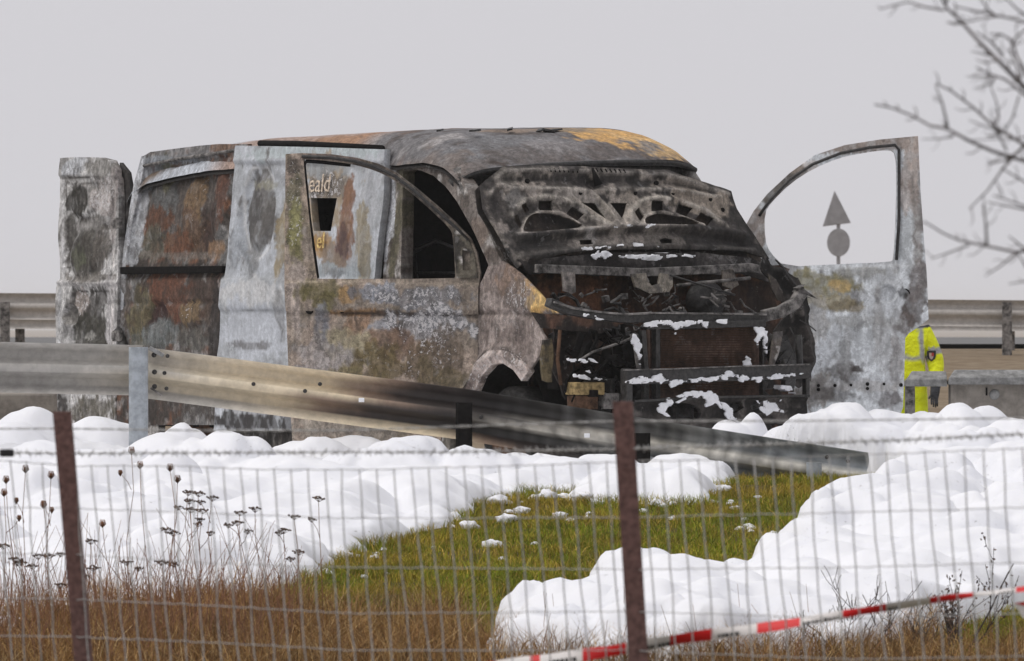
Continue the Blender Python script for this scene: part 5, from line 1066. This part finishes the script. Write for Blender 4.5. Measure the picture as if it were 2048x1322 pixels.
# sleeve badge: dark shield with a small coat of arms
def shield(sc_, off):
    return [(x * sc_, off, y * sc_) for x, y in [(-.04, .045), (.04, .045), (.042, 0), (.032, -.03), (0, -.052), (-.032, -.03), (-.042, 0)]]
bp = at(1861.5, 711, PD) - Vector((PX, PD, PG))
bd = MB(); V = [(x + bp.x, y - .10, z_ + bp.z) for o_ in (0, .012) for x, y, z_ in shield(1, o_)]; k = 7
bd.add(V, [tuple(range(k))[::-1], tuple(range(k, 2 * k))] + [(i_, (i_ + 1) % k, k + (i_ + 1) % k, k + i_) for i_ in range(k)]); bdo = bd.build('sleeve_badge', M['black'], person)
for nm, cc_, q in (('crest_field', (.55, .42, .33), [(-.02, .025), (.0, .025), (.0, -.005), (-.02, -.005)]), ('crest_field', (.45, .05, .04), [(0, .025), (.022, .025), (.022, -.005), (0, -.005)]), ('crest_field', (.5, .4, .36), [(-.02, -.006), (.02, -.006), (.012, -.028), (0, -.036), (-.012, -.028)])):
    m_ = MB(); m_.add([(x + bp.x, -.1045, y + bp.z) for x, y in q], [tuple(range(len(q)))]); m_.build(nm, plain('crest', cc_, .7, 0, .1, 40, 0), bdo)
tag(person, 'person in fluorescent yellow hi-vis jacket standing half hidden behind the open van door', 'person')

# ------------------------------------------------------------------ wire fence in the foreground
FA = Vector(((125 - 1024) / FPX * 20.5, 20.5)); FB = Vector(((1245 - 1024) / FPX * 19.3, 19.3)); FD = FB - FA
def fence_d(px):
    k = (px - 1024) / FPX; t = (k * FA.y - FA.x) / (FD.x - k * FD.y); return FA.y + t * FD.y
def fp(px, py, off=0): d = fence_d(px) + off; return at(px, py, d)
fence = empty('wire_fence', (FA.x, FA.y, -1.0)); fo = Vector(fence.location)
def fl(px, py, off=0): return fp(px, py, off) - fo
def row(pts):
    xs_ = [p[0] for p in pts]; ys_ = [p[1] for p in pts]; return lambda x: float(np.interp(x, xs_, ys_))
rows = [row([(-150, 916), (0, 920), (150, 932), (320, 930), (520, 938), (700, 939), (1000, 932), (1245, 922), (1500, 917), (2048, 896), (2200, 890)]),
        row([(-150, 1012), (150, 1016), (420, 1026), (700, 1036), (1245, 1034), (1700, 1024), (2048, 1014), (2200, 1010)]),
        row([(-150, 1104), (150, 1108), (420, 1126), (700, 1134), (1245, 1138), (1700, 1134), (2048, 1124), (2200, 1120)]),
        row([(-150, 1192), (150, 1198), (420, 1210), (700, 1226), (1245, 1222), (1700, 1236), (2048, 1226), (2200, 1222)]),
        row([(-150, 1268), (150, 1273), (420, 1284), (700, 1300), (1245, 1300), (1700, 1318), (2048, 1312), (2200, 1310)]),
        row([(-150, 1350), (700, 1375), (2200, 1390)])]
vx = []; t = -.35
pos = FA - FD.normalized() * .5
while True:
    px = 1024 + FPX * pos.x / pos.y
    if px > 2130: break
    vx.append(px); pos = pos + FD.normalized() * .0607
rf = random.Random(3)
kinks = {}
for i_, x in enumerate(vx):
    pts = []; lean = .080 + .01 * math.sin(i_ * .7); bow = rf.uniform(-4, 4)
    prev = None
    for r_i, rw in enumerate(rows):
        xx = x; yy = rw(xx)
        xx = x + lean * (yy - 930) + rf.uniform(-2.6, 2.6) * (r_i > 0) + bow * math.sin((yy - 930) / 480 * math.pi)
        yy = rw(xx); kinks[(i_, r_i)] = (xx, yy)
        if prev:
            mxx, myy = (prev[0] + xx) / 2 + rf.uniform(-2.2, 2.2), (prev[1] + yy) / 2
            pts.append(fl(mxx, myy))
        pts.append(fl(xx, yy, -.002)); prev = (xx, yy)
    ptube('vertical_wire', pts, .0020, fence, 'steel', 5)
for r_i, rw in enumerate(rows):
    pts = []
    for i_ in range(len(vx)):
        xx, yy = kinks[(i_, r_i)]; pts.append(fl(xx, yy + rf.uniform(-1, 1), -.005))
        if i_ + 1 < len(vx): x2, y2 = kinks[(i_ + 1, r_i)]; pts.append(fl((xx + x2) / 2, (yy + y2) / 2 + 1.5 + rf.uniform(-1, 1), -.005))
    ptube('horizontal_wire', pts, .0013, fence, 'steel', 5)
def barbed(rw, px0, px1, stp, barbs, name):
    mb = MB(); n_ = int((px1 - px0) / stp)
    for ph in (0, math.pi):
        mb.tube([fl(px0 + k * stp, rw(px0 + k * stp) + 1.6 * math.sin(k * 1.3 + ph), .002 * math.cos(k * 1.3 + ph) - .012) for k in range(n_ + 1)], .0013, 5)
    if barbs:
        x = px0 + 8
        while x < px1:
            c_ = fl(x, rw(x), -.012)
            for q in range(2):
                a = rf.uniform(.5, 1.2) * rf.choice((-1, 1)); dv = Vector((math.sin(a) * .012, rf.uniform(-.006, .006), math.cos(a) * .014)); mb.tube([c_ - dv, c_ + dv], .0014, 4)
            mb.tube([c_ - Vector((.005, 0, 0)), c_ + Vector((.005, 0, 0))], .0032, 5)
            x += 21 + rf.uniform(-2, 2)
    return mb.build(name, M['steel'], fence, True)
barbed(row([(-150, 903), (0, 905), (130, 907), (500, 905), (900, 904), (1245, 898), (1500, 890), (1800, 880), (2048, 868), (2200, 862)]), -140, 2180, 6, True, 'barbed_wire')
barbed(row([(-150, 858), (120, 857), (400, 861), (700, 861), (1000, 850), (1245, 842), (1600, 842), (2048, 836), (2200, 834)]), -140, 2180, 14, False, 'top_wire')
def angle_post(px0, py0, px1, py1, wpx):
    d = fence_d(px0) - .04; a = at(px0, py0, d) - fo; b_ = at(px1, py1, d) - fo; dirv = (b_ - a); k = (-.05 - a.z) / dirv.z; b_ = a + dirv * k
    w_ = wpx / FPX * d; mb = MB(); V = []
    prof = [(-.5, 0), (.5, 0), (.5, .05), (.5 - .12, .05), (.5 - .12, .006), (-.5, .006)]
    for p in (b_, a):
        for (x, y) in prof: V.append((p.x + x * w_, p.y + y, p.z))
    n_ = len(prof); mb.add(V, [(i_, (i_ + 1) % n_, n_ + (i_ + 1) % n_, n_ + i_) for i_ in range(n_)] + [tuple(range(n_, 2 * n_)), tuple(range(n_))[::-1]])
    return mb.build('fence_post', M['post'], fence, bevel=.001)
angle_post(123, 823, 166, 1322, 36); angle_post(1245, 803, 1277, 1322, 40)
MB().box(fl(14, 906, -.02), (.040, .02, .022)).build('wire_tensioner', M['black'], fence, bevel=.004)
for py in (936, 1142):
    MB().box(fl(123 + (py - 823) * .086, py, -.043), (.046, .004, .002)).build('tie_wire', M['post'], fence)
    MB().box(fl(1245 + (py - 803) * .062, py, -.043), (.050, .004, .002)).build('tie_wire', M['post'], fence)
tag(fence, 'galvanised mesh fence with barbed wire strands and brown angle posts', 'fence')

# ------------------------------------------------------------------ barrier tape just behind the fence
M['tape_red'] = plain('tape_red', (.66, .012, .014), .45, 0, .1, 9, .3, .004)
M['tape_white'] = plain('tape_white', (.74, .70, .68), .45, 0, .08, 9, .3, .004)
tr = row([(900, 1345), (1060, 1324), (1210, 1304), (1383, 1274), (1557, 1251), (1727, 1222), (1900, 1195), (2048, 1178), (2200, 1160)])
tw = row([(900, 25), (1200, 24), (1383, 21), (1557, 19), (1727, 16), (1850, 15), (1960, 9), (2040, 10), (2200, 16)])
reds = [(905, 992), (1060, 1080), (1165, 1252), (1340, 1426), (1514, 1600), (1685, 1772), (1860, 1946), (2032, 2120)]
tape = empty('barrier_tape', fp(1500, 1260, .6)); to_ = Vector(tape.location)
brk = sorted(set([900, 2160] + [x for r_ in reds for x in r_]))
for a, b_ in zip(brk[:-1], brk[1:]):
    red = any(r_[0] <= (a + b_) / 2 <= r_[1] for r_ in reds); n_ = 8; V = []
    for side in (0, .0012):
        for k in range(n_ + 1):
            x = a + (b_ - a) * k / n_; y = tr(x); hw = tw(x) / 2 * (1 + .08 * math.sin(x * .05)); tilt = .012 * math.sin(x * .013)
            for sg_, q in ((-1, tilt), (0, -.006), (1, -tilt)): V.append(tuple(fp(x, y + sg_ * hw, .6 + q + side) - to_))
    m_ = (n_ + 1) * 3; Fq = []
    for k in range(n_):
        for j in range(2):
            i_ = k * 3 + j; Fq.append((i_, i_ + 1, i_ + 4, i_ + 3)); Fq.append((m_ + i_, m_ + i_ + 3, m_ + i_ + 4, m_ + i_ + 1))
    MB().add(V, Fq).build('red_stripe' if red else 'white_stripe', M['tape_red' if red else 'tape_white'], tape, True)
for a, b_ in ((1098, 1150), (1262, 1335), (1436, 1472), (1604, 1680), (1776, 1796), (1998, 2030)):   # small black print, too soft to read
    mb = MB(); x = a
    while x < b_:
        wd = rf.uniform(4, 8); p = fp(x + wd / 2, tr(x) + tw(x) * .24, .585) - to_
        mb.box(p, (wd / FPX * 19.8, .001, tw(x) * .36 / FPX * 19.8)); x += wd + rf.uniform(1.5, 3)
    mb.build('print', M['black'], tape)
V = [tuple(fp(x, y, .62) - to_) for x, y in [(2028, 1206), (2120, 1196), (2120, 1250), (2050, 1212), (2028, 1206), (2046, 1236), (2120, 1250), (2050, 1212)]]
MB().add([V[0], V[1], V[2], V[3]], [(0, 3, 2, 1)]).build('red_stripe', M['tape_red'], tape)
MB().add([V[0], V[3], V[2], V[5]], [(0, 1, 2, 3)]).build('white_stripe', M['tape_white'], tape)
tag(tape, 'red and white barrier tape stretched low along the fence', 'tape')

# ------------------------------------------------------------------ grass, dry weeds, shrubs
def blades(name, N, sampler, hgt, wid, colf, seed, label, cat, lean=.5):
    rg = np.random.default_rng(seed); x, y = sampler(rg, N); z_ = terr(x, y); N = len(x)
    dry = colf(rg, x, y); hh = hgt(rg, x, y); a = rg.uniform(0, 2 * np.pi, N); ln = rg.normal(0, lean, N) * hh; la = rg.uniform(0, 2 * np.pi, N)
    wv = wid(rg, x, y); dx, dy = np.cos(a) * wv / 2, np.sin(a) * wv / 2 * .3
    lx_, ly_ = np.cos(la) * ln, np.sin(la) * ln
    V = np.empty((N, 5, 3), np.float32)
    V[:, 0] = np.column_stack([x - dx, y - dy, z_ - .01]); V[:, 1] = np.column_stack([x + dx, y + dy, z_ - .01])
    V[:, 2] = np.column_stack([x + dx * .8 + lx_ * .35, y + dy + ly_ * .35, z_ + hh * .6]); V[:, 3] = np.column_stack([x - dx * .8 + lx_ * .35, y - dy + ly_ * .35, z_ + hh * .6])
    V[:, 4] = np.column_stack([x + lx_, y + ly_, z_ + hh])
    i_ = np.arange(N)[:, None] * 5; Fq = np.concatenate([i_ + np.array([0, 1, 2]), i_ + np.array([0, 2, 3]), i_ + np.array([3, 2, 4])])
    C = np.repeat(dry, 5, axis=0)
    o = obj(name, raw_mesh(name, V.reshape(-1, 3), Fq, False, C), M['grass']); return tag(o, label, cat, kind='stuff')
def visible(rg, N, d0, d1, p0, p1):
    d = d0 + (d1 - d0) * rg.random(N); px = rg.uniform(p0, p1, N); return (px - 1024) / FPX * d, d
def notfoam(x, y, m_=.02): return (poly_sd(x, y, polyL) < m_) & (poly_sd(x, y, polyR) < m_)
def brownness(x, y):
    px = 1024 + x / y * FPX; rw_ = HOR + (CZ - terr(x, y)) / y * FPX
    lim = np.interp(px, [0, 300, 500, 700, 950, 1100, 1400, 1500, 1840, 1900, 2048], [1195, 1205, 1225, 1250, 1278, 1325, 1345, 1280, 1280, 1335, 1335])
    return sst(-22, 40, rw_ - lim + 75 * (fbm(x * 3, y * 3, seed=77, oct=4) - .5) * 2)
def turf_s(rg, N):
    x, y = visible(rg, N, 32.0, 44.0, -60, 2110); k = notfoam(x, y, .06); x, y = x[k], y[k]
    k = fbm(x * 5, y * 5, seed=91, oct=3) > rg.uniform(.2, .52, len(x)); return x[k], y[k]
def turf_c(rg, x, y):
    f1 = fbm(x * 1.7, y * 1.7, seed=55, oct=4); f2 = fbm(x * 6, y * 6, seed=56, oct=3); n_ = len(x)
    g = np.array([.120, .145, .006]); o_ = np.array([.19, .145, .016]); s_ = np.array([.31, .20, .045]); b_ = np.array([.13, .068, .026])
    k = sst(.45, .66, f1 * .6 + f2 * .4 + rg.normal(0, .05, n_))[:, None]; C = g * (1 - k) + o_ * k
    q = (rg.random(n_) < .15)[:, None]; C = np.where(q, s_, C)
    br = brownness(x, y)[:, None]; C2 = np.where((rg.random(n_) < .35)[:, None], np.array([.30, .185, .06]), np.array([.20, .105, .034]))
    C = C * (1 - br) + C2 * br
    return C * rg.uniform(.7, 2.2, n_)[:, None] * (.65 + .95 * f2)[:, None]
blades('grass', 420000, turf_s, lambda rg, x, y: rg.uniform(.02, .065, len(x)) * (.6 + .9 * fbm(x * 4, y * 4, seed=92, oct=2)) * (1 + 1.1 * brownness(x, y)), lambda rg, x, y: rg.uniform(.002, .0045, len(x)), turf_c, 5, 'short olive-green winter grass on the slope between the foam banks', 'grass', 1.15)
def dry_s(rg, N):
    x, y = visible(rg, N, 31.0, 36.0, -60, 2110); br = brownness(x, y); px = 1024 + x / y * FPX
    k = (rg.random(N) < br) & (poly_sd(x, y, polyL) < .55) & (poly_sd(x, y, polyR) < .35); return x[k], y[k]
def dry_c(rg, x, y):
    P = np.array([[.30, .18, .065], [.20, .100, .034], [.44, .31, .15], [.11, .056, .024]]); return P[rg.choice(4, len(x), p=[.35, .35, .15, .15])] * (.45 + 1.1 * fbm(x * 4, y * 4, seed=61, oct=3))[:, None] * rg.uniform(.7, 1.7, len(x))[:, None]
blades('dry_grass', 90000, dry_s, lambda rg, x, y: rg.uniform(.06, .26, len(x)), lambda rg, x, y: rg.uniform(.002, .0045, len(x)), dry_c, 6, 'tangled rust-brown dry grass at the foot of the mesh fence', 'grass', .95)
# thin standing stalks
def stalks(name, n_, p0, p1, d0, d1, h0, h1, seed, label, rad=.0016):
    rg = random.Random(seed); mb = MB(); cols = []
    for k in range(n_):
        d = rg.uniform(d0, d1); px = rg.uniform(p0, p1); x = (px - 1024) / FPX * d; z0 = terr1(x, d); h_ = rg.uniform(h0, h1) * rg.uniform(.5, 1); a = rg.gauss(0, .30); c0 = rg.gauss(0, .05)
        mb.tube([(x, d, z0), (x + a * h_ * .45 + c0 * h_, d, z0 + h_ * .5), (x + a * h_, d + rg.uniform(-.05, .05), z0 + h_)], [rad * rg.uniform(.8, 1.5), rad, rad * .6], 3)
    o = mb.build(name, M['drystem'], None); return tag(o, label, 'weeds', kind='stuff')
M['drystem'] = plain('dry_stem', (.22, .105, .055), .9, 0, .5, 8, 0)
M['darkhead'] = plain('dark_seed_head', (.11, .072, .055), .95, 0, .5, 60, 0)
stalks('dry_stalks', 950, -40, 600, 31.4, 34.0, .10, .62, 4, 'thicket of thin brown stalks standing in the dry grass left of the green slope')
stalks('dry_stalks', 160, 1020, 1900, 30.5, 32.6, .10, .42, 9, 'sparse thin brown stalks in front of the big foam heap')
def weed(hpx, hpy, kind, k):
    rg = random.Random(k * 13 + 5); d = rg.uniform(31.8, 33.2); bx = hpx + rg.uniform(-30, 30) + (12 if rg.random() < .5 else -8)
    x0 = (bx - 1024) / FPX * d; z0 = terr1(x0, d); h_ = at(hpx, hpy, d); w_ = empty('dried_wildflower', (x0, d, z0)); o_ = Vector((x0, d, z0)); top = h_ - o_
    midp = top * .55 + Vector((rg.uniform(-.03, .03), 0, 0))
    MB().tube([(0, 0, -.02), midp * .5, midp, top * .8 + Vector((rg.uniform(-.01, .01), 0, 0)), top], [.0026, .0022, .0018, .0016, .0014], 5).build('stem', M['drystem'], w_, True)
    br = [(top, 1.)]
    if rg.random() < .6:
        s = top * rg.uniform(.72, .85); e = s + Vector((rg.choice((-1, 1)) * rg.uniform(.03, .06), 0, rg.uniform(.05, .11)))
        MB().tube([s, (s + e) / 2 + Vector((.008, 0, 0)), e], [.002, .0018, .0015], 4).build('side_stem', M['drystem'], w_, True); br.append((e, .7))
    for p, sc_ in br:
        mb = MB()
        if kind == 'umbel':
            for q in range(9):
                a = q * 2.4; r_ = .030 * sc_ * math.sqrt((q + .5) / 9); c_ = p + Vector((math.cos(a) * r_, math.sin(a) * r_, .012 * sc_ - r_ * .3 + rg.uniform(-.003, .003)))
                mb.tube([p - Vector((0, 0, .012)), c_], .0009, 3)
                for z_ in range(2):
                    cc_ = c_ + Vector((rg.uniform(-.005, .005), rg.uniform(-.005, .005), rg.uniform(-.002, .004))); mb.lathe(cc_, (0, 0, 1), [(0, -.004), (.0058 * sc_, -.001), (.005 * sc_, .002), (0, .0045)], 5)
        else:
            for q in range(9):
                a = q * 2 * math.pi / 9; mb.tube([p - Vector((0, 0, .012)), p + Vector((math.cos(a) * .015 * sc_, math.sin(a) * .015 * sc_, .004)), p + Vector((math.cos(a) * .009 * sc_, math.sin(a) * .009 * sc_, .024 * sc_))], .0018, 4)
            mb.lathe(p, (0, 0, 1), [(0, -.012), (.009 * sc_, 0), (.008 * sc_, .012), (0, .018)], 7)
        mb.build('seed_head', M['darkhead'] if kind == 'umbel' else M['drystem'], w_, True)
    two = len(br) > 1
    if kind == 'umbel': tag(w_, 'dried brown weed forked into two flat dark seed umbels by the dry grass' if two else 'dried brown weed with one flat dark seed umbel by the dry grass', 'wildflower', 'forked umbel weeds by the fence' if two else 'single umbel weeds by the fence')
    else: tag(w_, 'dried wild carrot forked into two curled-up pale brown seed heads' if two else 'dried wild carrot stem with one curled-up pale brown seed head', 'wildflower', 'forked wild carrots by the fence' if two else 'single wild carrots by the fence')
for k, (x, y) in enumerate([(12, 962), (8, 988), (51, 941), (102, 953), (87, 1012), (263, 904), (280, 933), (340, 938), (355, 961), (205, 1050)]): weed(x, y, 'carrot', k)
for k, (x, y) in enumerate([(376, 987), (397, 989), (424, 998), (378, 1004), (381, 1021), (405, 1023), (331, 1061), (346, 1068), (181, 1084), (479, 1027), (474, 1047), (510, 1020), (588, 1035), (567, 1063), (597, 1106), (637, 999), (76, 1114), (96, 1114), (42, 1126), (64, 1134), (253, 1126), (186, 1138), (6, 1094), (30, 1120), (340, 1128), (120, 1172), (322, 1126)]): weed(x, y, 'umbel', k + 50)

def twig_tree(o, base, dirv, length, rad, depth, rg, mat, name='branch', segs=5, spread=.7, parts=None):
    pts = [base]; rads = [rad]; dv = dirv.normalized(); n_ = 5
    for k in range(n_):
        dv = (dv + Vector((rg.gauss(0, .13), rg.gauss(0, .10), rg.gauss(.02, .10)))).normalized(); pts.append(pts[-1] + dv * length / n_); rads.append(rad * (1 - .6 * (k + 1) / n_))
    parts.append((depth, pts, rads))
    if depth > 0:
        for k in range(rg.randint(2, 4)):
            j = rg.randint(1, n_ - 1); nd_ = (dv + Vector((rg.uniform(-1, 1) * spread, rg.uniform(-.5, .5) * spread, rg.uniform(-.1, .5) * spread))).normalized()
            twig_tree(o, pts[j], nd_, length * rg.uniform(.4, .7), rads[j] * .7, depth - 1, rg, mat, name, segs, spread, parts)
def shrub(px, py, d, height, n_st, seed, label, lean=.5, rad=.005, leaves=0, depth=2, spread=.7):
    rg = random.Random(seed); x = (px - 1024) / FPX * d; o = empty('bare_shrub', (x, d, terr1(x, d))); lv = MB()
    for s in range(n_st):
        parts = []; twig_tree(o, Vector((rg.uniform(-.05, .05), rg.uniform(-.05, .05), -.03)), Vector((rg.gauss(0, lean), rg.gauss(0, .2), 1)), height * rg.uniform(.6, 1), rad * rg.uniform(.7, 1.1), depth, rg, 'wood', parts=parts, spread=spread)
        mb = MB()
        for dp, pts, rads in parts:
            mb.tube(pts, [max(.0014, r_) for r_ in rads], 5)
            for q in range(leaves):
                p = pts[rg.randint(1, 5)] + Vector((rg.uniform(-.012, .012), rg.uniform(-.012, .012), rg.uniform(-.02, .01))); a = Vector((rg.uniform(-1, 1), rg.uniform(-1, 1), rg.uniform(-1.2, .4))).normalized() * rg.uniform(.012, .028); b_ = a.orthogonal().normalized() * .006
                lv.add([p, p + a * .5 + b_, p + a, p + a * .5 - b_], [(0, 1, 2, 3)])
        mb.build('stem', M['wood'], o, True)
    if leaves: lv.build('dead_leaves', M['darkhead'], o)['kind'] = 'stuff'
    return tag(o, label, 'shrub')
shrub(1765, 1330, 32.2, .42, 7, 21, 'sprawling leafless shrub of crooked brown twigs before the foam heap', .8, .0042, 0, 2, .9)
shrub(1690, 1332, 32.0, .30, 6, 22, 'low tangle of reddish bare twigs under the barrier tape', .7, .0032, 0, 2, .9)
shrub(1920, 1328, 31.8, .62, 3, 25, 'dark upright dead weed with shrivelled leaves beside the tape end', .16, .0065, 7, 2, .5)
shrub(1600, 1335, 32.0, .2, 6, 29, 'small knot of brown twigs sprouting from the dry grass', .8, .003, 0, 2, .9)
shrub(1840, 1335, 32.1, .28, 6, 31, 'short bushy brown twigs between the crooked shrub and the dark weed', .6, .003, 0, 2, .9)

# ------------------------------------------------------------------ bare tree reaching in from the right
TD = 14.5; tree = empty('bare_tree', (at(2420, 640, TD).x, TD + .2, terr1(at(2420, 640, TD).x, TD))); tro = Vector(tree.location)
trunk = [(0, 0, 0), (.02, 0, .7), (-.01, .03, 1.4), (.03, 0, 2.1), (0, .02, 2.9), (.03, .03, 3.6)]
MB().tube(trunk, [.06, .052, .045, .036, .024, .010], 10).build('trunk', M['bark'], tree, True)
BR = [([(245, 40), (300, 25), (370, 8), (440, 30), (530, 45)], .0028), ([(510, -20), (540, 35), (600, 90), (680, 180), (760, 260), (820, 320), (900, 400), (1250, 560)], .0056), ([(540, 100), (640, 95), (700, 80), (780, 70)], .0026), ([(575, 28), (700, 55), (860, 90), (1000, 130), (1300, 360)], .0034), ([(690, -10), (720, 40), (745, 62)], .003), ([(800, -10), (850, 40), (920, 90), (1280, 330)], .0034), ([(670, 140), (730, 180), (790, 245)], .003), ([(730, 150), (780, 150), (830, 180), (850, 250), (900, 340)], .0036), ([(900, 120), (840, 170), (820, 220), (850, 300), (870, 390)], .0036), ([(650, 225), (735, 245)], .0026), ([(670, 295), (740, 330), (800, 350), (900, 430), (1300, 640)], .004), ([(650, 340), (740, 332)], .0024), ([(660, 390), (730, 370), (760, 335)], .0026),
      ([(225, 460), (300, 475), (390, 510), (470, 555), (540, 565), (640, 620), (740, 665), (820, 690), (950, 730), (1300, 900)], .0046), ([(490, 375), (520, 450), (545, 560)], .0034), ([(495, 368), (560, 400), (660, 475), (740, 550), (820, 600), (920, 660), (1300, 800)], .0042), ([(640, 530), (720, 560), (790, 585)], .0028), ([(730, 370), (760, 450), (770, 520), (745, 555)], .003), ([(860, 420), (830, 520), (790, 585)], .003), ([(730, 490), (760, 570), (805, 665)], .0028), ([(640, 920), (720, 840), (790, 740), (830, 690), (930, 600)], .0036), ([(715, 725), (780, 710), (830, 690)], .0026), ([(780, 740), (900, 810), (1300, 1000)], .0034),
      ([(745, 860), (920, 920), (1300, 1080)], .0032), ([(720, 890), (900, 925)], .0026), ([(440, 975), (530, 1030), (600, 1060), (700, 1080), (840, 1110), (960, 1100), (1300, 1180)], .004), ([(470, 1140), (560, 1110), (640, 1078)], .0026), ([(700, 900), (712, 980), (718, 1082)], .0034), ([(710, 1215), (780, 1170), (845, 1115)], .003), ([(815, 1040), (900, 1110)], .003), ([(850, 1110), (900, 1190)], .0028), ([(815, 1250), (920, 1235), (1280, 1300)], .0028), ([(430, 612), (500, 612), (570, 602)], .002), ([(620, 620), (740, 612), (840, 612), (900, 600)], .002)]
rt = random.Random(8)
for pts, r_ in BR:
    d0 = TD + rt.uniform(-.35, .35); long = pts[-1][0] > 1100; P3 = []
    for k, (zx, zy) in enumerate(pts):
        p = at(1648 + zx / 2.2025, zy / 2.2025, d0 + .05 * math.sin(k)) - tro
        P3.append(p)
    r_ *= .72
    if long: tz = P3[-1].z; P3[-1] = Vector((0, .01, tz - .12))
    mb = MB()
    for k in range(len(P3) - 1):
        if P3[k].x > -.25: continue
        for j in range(rt.choice((1, 1, 2))):
            s0 = P3[k].lerp(P3[k + 1], rt.random()); dv = (P3[k] - P3[k + 1]).normalized(); pr = Vector((-dv.z, rt.uniform(-.5, .5), dv.x)) * rt.choice((-1, 1)); ln = rt.uniform(.008, .030)
            e1 = s0 + (dv * .7 + pr).normalized() * ln; mb.tube([s0, e1, e1 + (dv + pr * .4).normalized() * ln * .6], [r_ * .45, r_ * .4, r_ * .25], 5)
    mb.tube(P3, [r_ * (.55 + .75 * k / (len(P3) - 1)) for k in range(len(P3))] if P3[0].x < P3[-1].x else [r_ * .8] * len(P3), 6).build('branch', M['bark'], tree, True)
tag(tree, 'bare tree with knobbly leafless branches reaching across the grey sky', 'tree')

# ------------------------------------------------------------------ fog
hz = MB(); hz.box((0, 2200, -.2), (6400, 4800, 12.6)); hm_, n, b = new_mat('haze'); n.nodes.remove(b)
pv = nd(n, 'ShaderNodeVolumePrincipled'); pv.inputs['Color'].default_value = (1, 1, 1, 1); pv.inputs['Density'].default_value = .0003; pv.inputs['Anisotropy'].default_value = .2
n.links.new(pv.outputs[0], n.nodes['Material Output'].inputs['Volume'])
tag(hz.build('haze', hm_, None), 'pale winter fog over the whole scene', 'haze', kind='stuff')
